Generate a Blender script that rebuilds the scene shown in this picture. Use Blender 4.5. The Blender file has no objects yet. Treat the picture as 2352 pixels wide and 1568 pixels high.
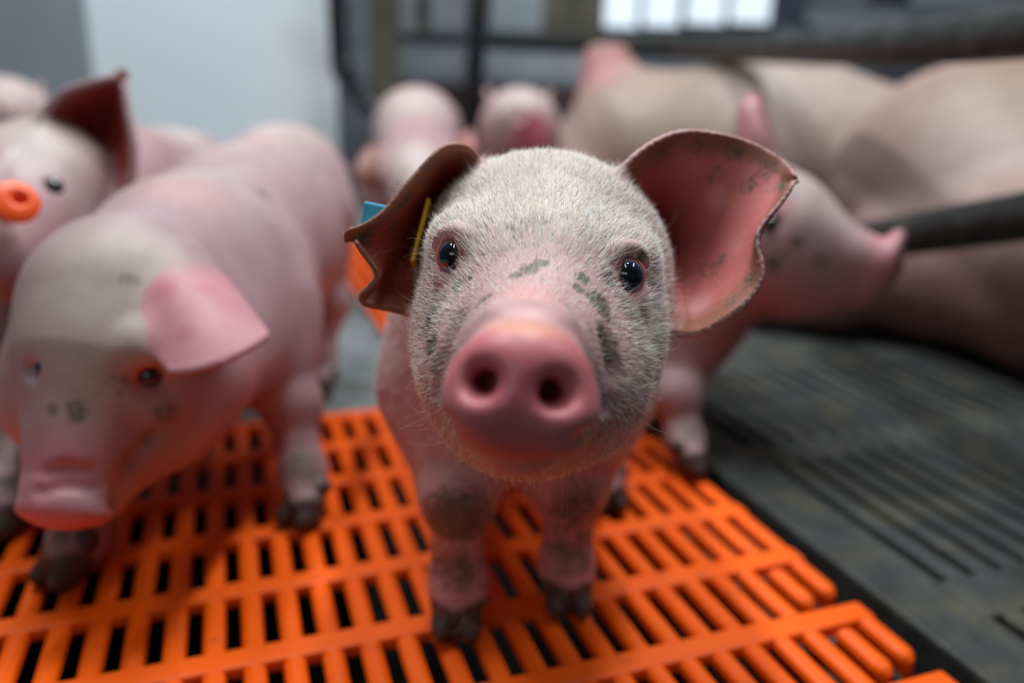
import bpy, math, random
import numpy as np
from mathutils import Vector, Matrix, Quaternion

rng = np.random.default_rng(7)
random.seed(7)
SC = bpy.context.scene
COL = SC.collection

# ------------------------------------------------------------------ camera
F_PX = 1829.3                       # 28 mm on a 36 mm sensor, 2352 px wide
PITCH, ROLL = 0.3024, 0.0333
U = 0.021                           # slot pitch of the plastic floor (m)
CAM_H = 14.3706 * U
cp, sp = math.cos(PITCH), math.sin(PITCH)
cr, sr = math.cos(ROLL), math.sin(ROLL)
FW = np.array([0, cp, -sp]); R0 = np.array([1.0, 0, 0]); D0 = np.array([0, -sp, -cp])
CAM = np.array([0, 0, CAM_H])
RX = cr * R0 - sr * D0              # image right
DN = sr * R0 + cr * D0              # image down


def W(px, py, d):
    """surveyed point: photo pixel and distance along the lens axis -> place in the barn (m)"""
    return CAM + d * (FW + (px - 1176) / F_PX * RX + (py - 784) / F_PX * DN)


def floor_at(px, py, z=0.0):
    r = W(px, py, 1) - CAM
    return CAM + (z - CAM_H) / r[2] * r


cam_data = bpy.data.cameras.new('camera')
cam = bpy.data.objects.new('camera', cam_data)
COL.objects.link(cam)
cam_data.sensor_width = 36.0
cam_data.lens = 28.0
cam_data.clip_start = 0.01
cam_data.clip_end = 50
M = Matrix.Identity(4)
for i in range(3):
    M[i][0] = RX[i]; M[i][1] = -DN[i]; M[i][2] = -FW[i]; M[i][3] = CAM[i]
cam.matrix_world = M
cam_data.dof.use_dof = True
cam_data.dof.focus_distance = 0.312
cam_data.dof.aperture_fstop = 2.9
cam_data.dof.aperture_blades = 9
SC.camera = cam

# ------------------------------------------------------------------ light
SC.view_settings.view_transform = 'Standard'
SC.view_settings.look = 'None'
SC.view_settings.gamma = 1.0
SC.view_settings.use_curve_mapping = False
SC.view_settings.exposure = 0.14
SC.cycles.max_bounces = 5
SC.cycles.diffuse_bounces = 3
SC.cycles.glossy_bounces = 2

world = bpy.data.worlds.new('barn_air')
SC.world = world
world.use_nodes = True
world.node_tree.nodes['Background'].inputs[0].default_value = (0.80, 0.90, 1.0, 1)
world.node_tree.nodes['Background'].inputs[1].default_value = 0.05


def area(name, loc, target, sx, sy, power, color):
    l = bpy.data.lights.new(name, 'AREA')
    l.shape = 'RECTANGLE'; l.size = sx; l.size_y = sy; l.energy = power; l.color = color
    o = bpy.data.objects.new(name, l)
    COL.objects.link(o)
    o.location = loc
    o.rotation_euler = (Vector(target) - Vector(loc)).to_track_quat('-Z', 'Y').to_euler()
    return o


COOL = (0.92, 0.97, 1.0)
for lx, ly, pw in ((-0.75, 1.25, 34), (0.30, 1.30, 36), (1.4, 1.1, 16), (-0.2, 0.35, 7)):
    area('ceiling_lamp', (lx, ly, 2.3), (lx, ly + 0.02, 0), 0.16, 1.25, pw, COOL)
# added frontal fill from behind the camera, opens up ears and snout
area('window_daylight', (-0.9, -1.9, 1.7), (0.0, 0.6, 0.1), 1.6, 0.8, 5.0, (0.90, 0.96, 1.0))


# ------------------------------------------------------------------ helpers: objects
def lin(r, g, b):
    def f(c):
        c /= 255.0
        return c / 12.92 if c <= 0.04045 else ((c + 0.055) / 1.055) ** 2.4
    return np.array([f(r), f(g), f(b)])


def link(name, data, parent=None, mat=None):
    o = bpy.data.objects.new(name, data)
    COL.objects.link(o)
    if mat is not None and data is not None and not data.materials:
        data.materials.append(mat)
    if parent is not None:
        o.parent = parent
    return o


def empty(name, loc, rz=0.0):
    o = link(name, None)
    o.empty_display_size = 0.05
    o.location = loc
    o.rotation_euler = (0, 0, rz)
    return o


def tag(o, label=None, cat=None, group=None, kind=None):
    if label: o['label'] = label
    if cat: o['category'] = cat
    if group: o['group'] = group
    if kind: o['kind'] = kind
    return o


def mesh_from(name, verts, faces, smooth=False):
    me = bpy.data.meshes.new(name)
    me.from_pydata([tuple(map(float, v)) for v in verts], [], [tuple(map(int, f)) for f in faces])
    me.update()
    if smooth:
        me.polygons.foreach_set('use_smooth', [True] * len(me.polygons))
    return me


def box_mesh(name, x0, x1, y0, y1, z0, z1, bev=0.0):
    """box with chamfered edges (all twelve), 24 corner vertices"""
    if bev <= 0:
        v = [(x, y, z) for x in (x0, x1) for y in (y0, y1) for z in (z0, z1)]
        f = [(0, 1, 3, 2), (4, 6, 7, 5), (0, 4, 5, 1), (2, 3, 7, 6), (0, 2, 6, 4), (1, 5, 7, 3)]
        return mesh_from(name, v, f)
    import bmesh
    bm = bmesh.new()
    bmesh.ops.create_cube(bm, size=1.0)
    for v in bm.verts:
        v.co = ((x0 + x1) / 2 + v.co.x * (x1 - x0), (y0 + y1) / 2 + v.co.y * (y1 - y0), (z0 + z1) / 2 + v.co.z * (z1 - z0))
    bmesh.ops.bevel(bm, geom=bm.edges[:], offset=bev, segments=2, affect='EDGES', profile=0.5)
    me = bpy.data.meshes.new(name)
    bm.to_mesh(me); bm.free()
    return me


def tube_mesh(name, pts, radii, seg=20, caps=True):
    pts = [np.array(p, float) for p in pts]
    if np.isscalar(radii): radii = [radii] * len(pts)
    verts, faces = [], []
    up = np.array([0, 0, 1.0])
    prev = None
    for i, p in enumerate(pts):
        t = pts[min(i + 1, len(pts) - 1)] - pts[max(i - 1, 0)]
        t /= np.linalg.norm(t)
        if prev is None:
            a = np.cross(t, up if abs(t[2]) < 0.9 else np.array([1.0, 0, 0]))
        else:
            a = prev - t * (prev @ t)
        a /= np.linalg.norm(a); prev = a
        b = np.cross(t, a)
        for k in range(seg):
            an = 2 * math.pi * k / seg
            verts.append(p + radii[i] * (math.cos(an) * a + math.sin(an) * b))
    n = len(pts)
    for i in range(n - 1):
        for k in range(seg):
            k2 = (k + 1) % seg
            faces.append((i * seg + k, i * seg + k2, (i + 1) * seg + k2, (i + 1) * seg + k))
    if caps:
        faces.append(tuple(range(seg))[::-1])
        faces.append(tuple(range((n - 1) * seg, n * seg)))
    return mesh_from(name, verts, faces, True)


def spline(pts, n):
    """Catmull-Rom resample of a list of points to n points"""
    P = np.array(pts, float)
    if len(P) == 2:
        t = np.linspace(0, 1, n)[:, None]
        return P[0] * (1 - t) + P[1] * t
    Q = np.vstack([2 * P[0] - P[1], P, 2 * P[-1] - P[-2]])
    out = []
    for s in np.linspace(0, len(P) - 1 - 1e-9, n):
        i = int(s); t = s - i
        a, b, c, d = Q[i], Q[i + 1], Q[i + 2], Q[i + 3]
        out.append(0.5 * ((2 * b) + (c - a) * t + (2 * a - 5 * b + 4 * c - d) * t * t + (-a + 3 * b - 3 * c + d) * t ** 3))
    return np.array(out)


# ------------------------------------------------------------------ helpers: materials
def new_mat(name):
    m = bpy.data.materials.new(name)
    m.use_nodes = True
    nt = m.node_tree
    return m, nt, nt.nodes['Principled BSDF']


def node(nt, kind, **kw):
    n = nt.nodes.new(kind)
    for k, v in kw.items():
        setattr(n, k, v)
    return n


def ramp(nt, src, stops):
    r = node(nt, 'ShaderNodeValToRGB')
    els = r.color_ramp.elements
    while len(els) < len(stops): els.new(0.5)
    for e, (p, c) in zip(els, stops):
        e.position = p; e.color = (*c, 1) if len(c) == 3 else c
    nt.links.new(src, r.inputs[0])
    return r.outputs[0]


def mottled(name, c1, c2, scale, rough=0.6, bump=0.0, bump_scale=None, spec=0.5, c3=None, dirt_scale=6.0, dirt=(0.52, 0.68)):
    """two-tone noise colour, optional third tone in patches of dirt, fine relief"""
    m, nt, b = new_mat(name)
    tc = node(nt, 'ShaderNodeTexCoord')
    no = node(nt, 'ShaderNodeTexNoise'); no.inputs['Scale'].default_value = scale; no.inputs['Detail'].default_value = 6
    nt.links.new(tc.outputs['Object'], no.inputs['Vector'])
    col = ramp(nt, no.outputs[0], [(0.3, c1), (0.7, c2)])
    if c3 is not None:
        n2 = node(nt, 'ShaderNodeTexNoise'); n2.inputs['Scale'].default_value = dirt_scale; n2.inputs['Detail'].default_value = 5
        ge = node(nt, 'ShaderNodeNewGeometry')
        nt.links.new(ge.outputs['Position'], n2.inputs['Vector'])
        msk = ramp(nt, n2.outputs[0], [(dirt[0], (0, 0, 0)), (dirt[1], (1, 1, 1))])
        mx = node(nt, 'ShaderNodeMixRGB')
        nt.links.new(msk, mx.inputs[0]); nt.links.new(col, mx.inputs[1]); mx.inputs[2].default_value = (*c3, 1)
        col = mx.outputs[0]
    nt.links.new(col, b.inputs['Base Color'])
    b.inputs['Roughness'].default_value = rough
    b.inputs['Specular IOR Level'].default_value = spec
    if bump:
        n3 = node(nt, 'ShaderNodeTexNoise'); n3.inputs['Scale'].default_value = bump_scale or scale * 3
        nt.links.new(tc.outputs['Object'], n3.inputs['Vector'])
        bu = node(nt, 'ShaderNodeBump'); bu.inputs['Strength'].default_value = bump; bu.inputs['Distance'].default_value = 0.002
        nt.links.new(n3.outputs[0], bu.inputs['Height']); nt.links.new(bu.outputs[0], b.inputs['Normal'])
    return m


def skin_material(name, grime_scale=420.0, sss=0.25, rough=0.5):
    """pig skin: pigment and mud come with the body as attributes, the shader adds pores, blotches and speckle"""
    m, nt, b = new_mat(name)
    at = node(nt, 'ShaderNodeAttribute'); at.attribute_name = 'pigment'
    mu = node(nt, 'ShaderNodeAttribute'); mu.attribute_name = 'mud'
    tc = node(nt, 'ShaderNodeTexCoord')
    n1 = node(nt, 'ShaderNodeTexNoise'); n1.inputs['Scale'].default_value = 38; n1.inputs['Detail'].default_value = 5
    n2 = node(nt, 'ShaderNodeTexNoise'); n2.inputs['Scale'].default_value = grime_scale; n2.inputs['Detail'].default_value = 4
    n3 = node(nt, 'ShaderNodeTexNoise'); n3.inputs['Scale'].default_value = 90; n3.inputs['Detail'].default_value = 6
    for n in (n1, n2, n3): nt.links.new(tc.outputs['Object'], n.inputs['Vector'])
    blot = ramp(nt, n1.outputs[0], [(0.3, (0.86, 0.82, 0.80)), (0.72, (1.07, 1.07, 1.07))])
    mul = node(nt, 'ShaderNodeMixRGB', blend_type='MULTIPLY'); mul.inputs[0].default_value = 1
    nt.links.new(at.outputs['Color'], mul.inputs[1]); nt.links.new(blot, mul.inputs[2])
    # mud mask: attribute pushes a noise threshold
    a1 = node(nt, 'ShaderNodeMath', operation='MULTIPLY'); a1.inputs[1].default_value = 0.55
    nt.links.new(n2.outputs[0], a1.inputs[0])
    a2 = node(nt, 'ShaderNodeMath', operation='MULTIPLY_ADD'); a2.inputs[1].default_value = 0.45
    nt.links.new(n3.outputs[0], a2.inputs[0]); nt.links.new(a1.outputs[0], a2.inputs[2])
    a3 = node(nt, 'ShaderNodeMath', operation='MULTIPLY_ADD'); a3.inputs[1].default_value = 0.5
    nt.links.new(mu.outputs['Fac'], a3.inputs[0]); nt.links.new(a2.outputs[0], a3.inputs[2])
    msk = ramp(nt, a3.outputs[0], [(0.64, (0, 0, 0)), (0.86, (0.92, 0.92, 0.92))])
    mx = node(nt, 'ShaderNodeMixRGB')
    nt.links.new(msk, mx.inputs[0]); nt.links.new(mul.outputs[0], mx.inputs[1])
    mx.inputs[2].default_value = (*lin(92, 88, 72), 1)
    nt.links.new(mx.outputs[0], b.inputs['Base Color'])
    wt = node(nt, 'ShaderNodeAttribute'); wt.attribute_name = 'wet'
    ro = node(nt, 'ShaderNodeMapRange'); ro.inputs[3].default_value = rough; ro.inputs[4].default_value = 0.24
    nt.links.new(wt.outputs['Fac'], ro.inputs[0]); nt.links.new(ro.outputs[0], b.inputs['Roughness'])
    b.inputs['Specular IOR Level'].default_value = 0.4
    b.inputs['Subsurface Weight'].default_value = sss
    b.inputs['Subsurface Radius'].default_value = (1.0, 0.32, 0.2)
    b.inputs['Subsurface Scale'].default_value = 0.0035
    bu = node(nt, 'ShaderNodeBump'); bu.inputs['Strength'].default_value = 0.25; bu.inputs['Distance'].default_value = 0.0006
    nt.links.new(n2.outputs[0], bu.inputs['Height']); nt.links.new(bu.outputs[0], b.inputs['Normal'])
    return m


# ------------------------------------------------------------------ helpers: implicit bodies
def unit(v):
    v = np.asarray(v, float)
    return v / np.linalg.norm(v)


class Ell:
    """oriented ellipsoid; axes are three unit rows"""
    def __init__(s, c, r, ax=None):
        s.c = np.asarray(c, np.float32); s.r = np.asarray(r, np.float32)
        s.ax = np.eye(3, dtype=np.float32) if ax is None else np.asarray(ax, np.float32)
        s.lo, s.hi = s.c - max(r), s.c + max(r)

    def __call__(s, P):
        q = (P - s.c) @ s.ax.T
        k0 = np.sqrt(((q / s.r) ** 2).sum(-1)) + 1e-6
        k1 = np.sqrt(((q / s.r ** 2) ** 2).sum(-1)) + 1e-6
        return k0 * (k0 - 1) / k1


class Cone:
    """capsule whose radius runs from ra to rb"""
    def __init__(s, a, b, ra, rb):
        s.a = np.asarray(a, np.float32); s.b = np.asarray(b, np.float32); s.ra, s.rb = float(ra), float(rb)
        s.ab = s.b - s.a; s.l2 = float(s.ab @ s.ab) + 1e-12
        s.lo = np.minimum(s.a - ra, s.b - rb); s.hi = np.maximum(s.a + ra, s.b + rb)

    def __call__(s, P):
        q = P - s.a
        t = np.clip((q @ s.ab) / s.l2, 0, 1)
        return np.sqrt(((q - t[..., None] * s.ab) ** 2).sum(-1)) - (s.ra + (s.rb - s.ra) * t)


class Ring:
    """elliptical ring with half axes a, b along ax[0], ax[1] and wire radius r"""
    def __init__(s, c, a, b, r, ax):
        s.c = np.asarray(c, np.float32); s.a, s.b, s.r = a, b, r; s.ax = np.asarray(ax, np.float32)
        s.lo, s.hi = s.c - max(a, b) - r, s.c + max(a, b) + r

    def __call__(s, P):
        q = (P - s.c) @ s.ax.T
        rho = np.sqrt((q[..., 0] / s.a) ** 2 + (q[..., 1] / s.b) ** 2) + 1e-6
        g = np.sqrt((q[..., 0] / s.a ** 2) ** 2 + (q[..., 1] / s.b ** 2) ** 2) / rho + 1e-6
        dip = np.clip((rho - 1) / g, -max(s.a, s.b), 1)
        return np.sqrt(dip ** 2 + q[..., 2] ** 2) - s.r


class Flap:
    """curved sheet of skin (an ear): edges T and B and mid line M run from the root to the tip"""
    def __init__(s, T, M, B, th=(0.0042, 0.0024), nu=34, nv=30):
        T, Mi, B = spline(T, nu), spline(M, nu), spline(B, nu)
        v = np.linspace(0, 1, nv)[None, :, None]
        G = T[:, None] * (2 * v * v - 3 * v + 1) + Mi[:, None] * (4 * v - 4 * v * v) + B[:, None] * (2 * v * v - v)
        du = np.gradient(G, axis=0); dv = np.gradient(G, axis=1)
        N = np.cross(du, dv); N /= np.linalg.norm(N, axis=-1, keepdims=True) + 1e-12
        u = np.linspace(0, 1, nu)[:, None] * np.ones((1, nv))
        s.S = G.reshape(-1, 3).astype(np.float32); s.N = N.reshape(-1, 3).astype(np.float32)
        s.U = u.reshape(-1); s.V = (np.ones((nu, 1)) * np.linspace(0, 1, nv)[None]).reshape(-1)
        s.h = ((th[0] + (th[1] - th[0]) * s.U) * 0.5).astype(np.float32)
        s.sp = 0.65 * float(max(np.linalg.norm(np.diff(G, axis=0), axis=-1).max(), np.linalg.norm(np.diff(G, axis=1), axis=-1).max()))
        s.o = s.S.mean(0); s.Sc = s.S - s.o; s.S2 = (s.Sc ** 2).sum(1)
        s.lo, s.hi = s.S.min(0) - 0.004, s.S.max(0) + 0.004

    def near(s, P):
        sh = P.shape[:-1]
        Q = (P.reshape(-1, 3) - s.o).astype(np.float32)
        idx = np.empty(len(Q), np.int32)
        for i in range(0, len(Q), 20000):
            q = Q[i:i + 20000]
            idx[i:i + 20000] = np.argmin(s.S2[None] - 2 * (q @ s.Sc.T), axis=1)
        return idx.reshape(sh)

    def __call__(s, P):
        i = s.near(P)
        q = P - s.S[i]
        dn = (q * s.N[i]).sum(-1)
        lat = np.sqrt(np.maximum((q ** 2).sum(-1) - dn ** 2, 0))
        lat = np.maximum(lat - s.sp, 0)
        return np.sqrt(dn ** 2 + lat ** 2) - s.h[i]


def smin(a, b, k):
    h = np.maximum(k - np.abs(a - b), 0) / k
    return np.minimum(a, b) - h * h * k * 0.25


class Body:
    def __init__(s):
        s.ops = []          # (primitive, blend radius, +1 add / -1 cut)

    def add(s, p, k=0.02):
        s.ops.append((p, k, 1)); return p

    def cut(s, p, k=0.004):
        s.ops.append((p, k, -1)); return p

    def ev(s, P, ops=None):
        D = None
        for p, k, sg in (ops or s.ops):
            d = p(P)
            if D is None: D = d
            elif sg > 0: D = smin(D, d, k)
            else: D = -smin(-D, d, k)
        return D

    def hit(s, px, py, d0=0.15, d1=3.0):
        """where the line of sight of a photo pixel meets the body"""
        r = W(px, py, 1) - CAM
        n = np.linalg.norm(r)
        t = d0
        for _ in range(160):
            d = float(s.ev((CAM + r * t)[None].astype(np.float32))[0])
            if d < 2e-4: break
            t += max(d, 2e-4) * 0.7 / n
            if t > d1: return None
        return CAM + r * t

    def grad(s, p, e=8e-4):
        P = np.array([p + e * a for a in np.eye(3)] + [p - e * a for a in np.eye(3)], np.float32)
        d = s.ev(P)
        return unit(d[:3] - d[3:])

    def mesh(s, vox):
        lo = np.min([p.lo for p, k, g in s.ops if g > 0], 0) - 3 * vox
        hi = np.max([p.hi for p, k, g in s.ops if g > 0], 0) + 3 * vox
        B = 8
        nb = np.ceil((hi - lo) / (vox * B)).astype(int)
        bi = np.stack(np.meshgrid(*[np.arange(n) for n in nb], indexing='ij'), -1).reshape(-1, 3)
        cen = (lo + (bi + 0.5) * vox * B).astype(np.float32)
        rad = vox * B * 0.87
        ds = [p(cen) for p, k, g in s.ops]
        D = None
        for d, (p, k, g) in zip(ds, s.ops):
            D = d if D is None else (smin(D, d, k) if g > 0 else -smin(-D, d, k))
        act = np.abs(D) < rad * 1.7
        bi, cen, D = bi[act], cen[act], D[act]
        ds = [d[act] for d in ds]
        o = np.stack(np.meshgrid(*[np.arange(B + 1)] * 3, indexing='ij'), -1).reshape(-1, 3)
        P = (lo + (bi[:, None] * B + o[None]) * vox).astype(np.float32)
        V = np.full(P.shape[:2], 1.0, np.float32)
        for d, (p, k, g) in zip(ds, s.ops):
            if g > 0: sel = np.nonzero(d - rad * 1.3 < np.minimum(D, rad) + rad * 1.3 + k)[0]
            else: sel = np.nonzero(d < rad * 1.5 + k)[0]
            if len(sel) == 0: continue
            q = p(P[sel])
            V[sel] = smin(V[sel], q, k) if g > 0 else -smin(-V[sel], q, k)
        V = V.reshape(-1, B + 1, B + 1, B + 1)
        cs = [(i, j, k) for i in (0, 1) for j in (0, 1) for k in (0, 1)]
        corners = np.stack([V[:, i:i + B, j:j + B, k:k + B] for i, j, k in cs], -1)
        neg = corners < 0
        m = neg.any(-1) & ~neg.all(-1)
        b, x, y, z = np.nonzero(m)
        cv = corners[b, x, y, z]
        ijk = bi[b] * B + np.stack([x, y, z], -1)
        NY, NZ = int(nb[1] * B + 2), int(nb[2] * B + 2)
        key = (ijk[:, 0].astype(np.int64) * NY + ijk[:, 1]) * NZ + ijk[:, 2]
        od = np.argsort(key); key = key[od]; cv = cv[od]; ijk = ijk[od]
        ca = np.array(cs, np.float32)
        acc = np.zeros((len(cv), 3), np.float32); cnt = np.zeros(len(cv), np.float32)
        for i in range(8):
            for j in range(i + 1, 8):
                if np.abs(ca[i] - ca[j]).sum() != 1: continue
                a, c = cv[:, i], cv[:, j]
                w = (a < 0) != (c < 0)
                t = np.where(w, a / np.where(w, a - c, 1), 0)
                acc += w[:, None] * (ca[i] + t[:, None] * (ca[j] - ca[i])); cnt += w
        verts = lo + (ijk + acc / np.maximum(cnt, 1)[:, None]) * vox
        faces = []
        step = [np.int64(NY) * NZ, np.int64(NZ), np.int64(1)]
        for ax, other in ((0, 4), (1, 2), (2, 1)):      # corner index reached along the axis
            a0, a1 = cv[:, 0] < 0, cv[:, other] < 0
            w = np.nonzero(a0 != a1)[0]
            u, v = step[(ax + 1) % 3], step[(ax + 2) % 3]
            ks = np.stack([key[w], key[w] - u, key[w] - u - v, key[w] - v], -1)
            ix = np.searchsorted(key, ks)
            ix = np.minimum(ix, len(key) - 1)
            ok = (key[ix] == ks).all(1)
            q = ix[ok]
            flip = ~a0[w][ok]
            q[flip] = q[flip][:, ::-1]
            faces.append(q)
        return verts, np.concatenate(faces)


def smooth01(x):
    x = np.clip(x, 0, 1)
    return x * x * (3 - 2 * x)


class Paint:
    """pigment and mud per vertex"""
    def __init__(s, verts, base):
        s.v = verts
        s.c = np.tile(np.asarray(base, float), (len(verts), 1))
        s.m = np.zeros(len(verts))
        s.w = np.zeros(len(verts))

    def spot(s, c, r, col, k=1.0, inner=0.45, ax=None):
        if c is None: return
        q = s.v - np.asarray(c)
        if np.isscalar(r): d = np.linalg.norm(q, axis=1) / r
        else:
            q = q if ax is None else q @ np.asarray(ax).T
            d = np.sqrt(((q / np.asarray(r)) ** 2).sum(1))
        s.mix(smooth01((1 - d) / (1 - inner)) * k, col)

    def mix(s, w, col):
        s.c += w[:, None] * (np.asarray(col) - s.c)

    def mud(s, c, r, k=1.0, inner=0.2):
        if c is None: return
        d = np.linalg.norm(s.v - np.asarray(c), axis=1) / r
        s.m = np.maximum(s.m, smooth01((1 - d) / (1 - inner)) * k)


def body_object(name, verts, faces, paint, mat, base, parent):
    me = bpy.data.meshes.new(name)
    v = (verts - np.asarray(base)).astype(np.float32)
    me.vertices.add(len(v)); me.vertices.foreach_set('co', v.ravel())
    me.loops.add(faces.size); me.loops.foreach_set('vertex_index', faces.astype(np.int32).ravel())
    me.polygons.add(len(faces))
    me.polygons.foreach_set('loop_start', np.arange(0, faces.size, 4, dtype=np.int32))
    me.polygons.foreach_set('use_smooth', np.ones(len(faces), bool))
    me.update(calc_edges=True); me.validate()
    a = me.attributes.new('pigment', 'FLOAT_COLOR', 'POINT')
    a.data.foreach_set('color', np.hstack([paint.c, np.ones((len(v), 1))]).astype(np.float32).ravel())
    a = me.attributes.new('mud', 'FLOAT', 'POINT')
    a.data.foreach_set('value', paint.m.astype(np.float32))
    a = me.attributes.new('wet', 'FLOAT', 'POINT')
    a.data.foreach_set('value', paint.w.astype(np.float32))
    return link(name, me, parent, mat)


# pigments
SKIN = lin(206, 162, 163)
PALE = lin(212, 196, 190)
PINK = lin(216, 138, 148)
ROSE = lin(205, 104, 104)
RED = lin(170, 62, 58)
HOOF = lin(58, 50, 43)
TAN = lin(150, 116, 92)

SKIN_MAT = skin_material('piglet_skin')
SOW_MAT = skin_material('sow_skin', grime_scale=120, sss=0.0)
FAR_SKIN_MAT = skin_material('piglet_skin_plain', sss=0.0)


def eye_material():
    m, nt, b = new_mat('eyeball_glossy')
    at = node(nt, 'ShaderNodeAttribute'); at.attribute_name = 'pigment'
    nt.links.new(at.outputs['Color'], b.inputs['Base Color'])
    b.inputs['Roughness'].default_value = 0.08
    b.inputs['Coat Weight'].default_value = 1.0
    b.inputs['Coat Roughness'].default_value = 0.02
    return m


EYE_MAT = eye_material()


def eyeball(parent, base, c, r, gaze, dark=lin(14, 16, 30), spread=0.70):
    """glossy eye: wide dark pupil and iris, blue-grey limbus, pale sclera"""
    nu, nv = 40, 24
    q = Vector((0, 0, 1)).rotation_difference(Vector(gaze))
    vs, cols = [], []
    for i in range(nv + 1):
        th = math.pi * i / nv
        for j in range(nu):
            ph = 2 * math.pi * j / nu
            bulge = 1 + 0.05 * max(0, math.cos(th)) ** 6
            p = Vector((math.sin(th) * math.cos(ph), math.sin(th) * math.sin(ph), math.cos(th)))
            vs.append(np.array(q @ p) * r * bulge)
            cth = th
            if cth < spread * 0.55: col = dark * 0.6
            elif cth < spread: col = dark + (cth - spread * .55) / (spread * .45) * (lin(30, 36, 62) - dark)
            elif cth < spread * 1.22: col = lin(92, 112, 150)
            else: col = lin(205, 190, 188)
            cols.append(col)
    fs = [(i * nu + j, (i + 1) * nu + j, (i + 1) * nu + (j + 1) % nu, i * nu + (j + 1) % nu) for i in range(nv) for j in range(nu)]
    me = mesh_from('eye', vs, fs, True)
    a = me.attributes.new('pigment', 'FLOAT_COLOR', 'POINT')
    a.data.foreach_set('color', np.hstack([np.array(cols), np.ones((len(cols), 1))]).astype(np.float32).ravel())
    o = link('eye', me, parent, EYE_MAT)
    o.location = tuple(np.asarray(c) - np.asarray(base))
    return o


LEG_DOWN = np.array([0, 0, -1.0])


def leg(b, hip, knee, ankle, foot, r, fwd, k=0.03):
    """upper leg, shank, pastern and a split hoof; returns the hoof centres"""
    hip, knee, ankle, foot = map(np.asarray, (hip, knee, ankle, foot))
    b.add(Cone(hip, knee, r[0], r[1]), k)
    b.add(Cone(knee, ankle, r[1], r[2]), 0.012)
    b.add(Ell(knee, (r[1] * 1.08,) * 3), 0.012)
    b.add(Ell(ankle, (r[2] * 1.12,) * 3), 0.01)
    ft = foot + np.array([0, 0, r[2] * 1.05])
    b.add(Cone(ankle, ft, r[2], r[2] * 1.02), 0.01)
    fwd = unit(fwd); side = np.cross(fwd, [0, 0, 1])
    hs = []
    for sg in (-1, 1):
        c = foot + side * sg * r[2] * 0.55 + fwd * r[2] * 0.45 + np.array([0, 0, r[2] * 0.62])
        b.add(Ell(c, (r[2] * 0.95, r[2] * 0.52, r[2] * 0.66), [fwd, side, np.array([0, 0, 1.0])]), 0.003)
        hs.append(c)
        dc = foot + side * sg * r[2] * 0.7 - fwd * r[2] * 0.7 + np.array([0, 0, r[2] * 1.9])
        b.add(Ell(dc, (r[2] * .4,) * 3), 0.004)
        hs.append(dc)
    return hs, foot, r[2]


def paint_feet(p, legs, mud=0.75):
    for hs, foot, r in legs:
        for i, c in enumerate(hs):
            p.spot(c - np.array([0, 0, r * 0.1]), r * (1.45 if i % 2 == 0 else 0.7), HOOF, 0.95, 0.72)
        p.mud(foot + np.array([0, 0, r * 3.2]), r * 2.4, mud * 0.7)
        p.mud(foot + np.array([0, 0, r * 5.6]), r * 2.3, mud * 1.15)


def paint_ear(p, flap, inside_sign, inner=ROSE, deep=RED, outer=None, rim=TAN, rim_k=0.35, fade=0.02):
    v = p.v
    box = np.all((v > flap.lo - 0.004) & (v < flap.hi + 0.004), axis=1)
    ix = np.nonzero(box)[0]
    if not len(ix): return
    n = flap.near(v[ix].astype(np.float32))
    q = v[ix] - flap.S[n]
    dn = (q * flap.N[n]).sum(1) * inside_sign
    dist = np.linalg.norm(q, axis=1)
    on = dist < flap.h[n] + 0.0045
    w = smooth01((dn + 0.0004) / 0.0012) * on
    uu, vv = flap.U[n], flap.V[n]
    edge = np.minimum(np.minimum(vv, 1 - vv) * 2, (1 - uu) * 1.3)
    w = w * smooth01(uu / fade)
    full = np.zeros(len(v)); full[ix] = w
    p.mix(full, inner)
    full[ix] = w * smooth01(1.15 - uu * 1.9) * smooth01(1.25 - np.abs(vv - 0.45) * 2.6) * 0.92
    p.mix(full, deep)  # deep tone puts the cavity's shade near the root into the pigment
    if outer is not None:
        full[ix] = (1 - smooth01((dn + 0.0008) / 0.001)) * on * smooth01(uu * 3)
        p.mix(full, outer)
    full[ix] = on * smooth01(1 - edge * 5) * rim_k
    p.mix(full, rim)
    return ix, n, w

# ================================================================== the barn: setting
YAW = 0.3455
ASP = 3.1379                        # row pitch in slot pitches
RP = U * ASP
OX = U * (math.cos(YAW) * -0.7008 - math.sin(YAW) * 20.2478)
OY = U * (math.sin(YAW) * -0.7008 + math.cos(YAW) * 20.2478)


def g2w(c, r, z=0.0):
    x, y = U * c, RP * r
    return np.array([OX + math.cos(YAW) * x - math.sin(YAW) * y, OY + math.sin(YAW) * x + math.cos(YAW) * y, z])


M_PIT = mottled('manure_pit_dark', lin(30, 28, 27), lin(44, 40, 38), 8, 0.9)
M_ORANGE = mottled('orange_plastic', (1.0, 0.115, 0.0), (1.0, 0.13, 0.001), 30, 0.5, 0.15, 300, 0.25, (0.45, 0.06, 0.01), 60.0, (0.60, 0.80))
M_IRON = mottled('grey_cast_iron', lin(44, 46, 47), lin(64, 67, 65), 40, 0.6, 0.5, 220, 0.3, lin(78, 76, 60), 22.0, (0.5, 0.72))
M_CONC = mottled('grey_concrete', lin(92, 98, 99), lin(128, 134, 135), 18, 0.55, 0.4, 120, 0.5, lin(74, 74, 66), 7.0)
M_WALL = mottled('white_wall_panel', lin(222, 236, 244), lin(232, 242, 248), 3, 0.45, 0, None, 0.4, lin(196, 202, 196), 3.0, (0.58, 0.8))
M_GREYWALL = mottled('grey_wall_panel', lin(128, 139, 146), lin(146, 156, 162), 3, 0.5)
M_BACK = mottled('dim_back_wall', lin(98, 104, 114), lin(120, 126, 136), 4, 0.7)
M_BLACK = mottled('black_painted_steel', lin(16, 19, 23), lin(28, 31, 35), 30, 0.38)
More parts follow.
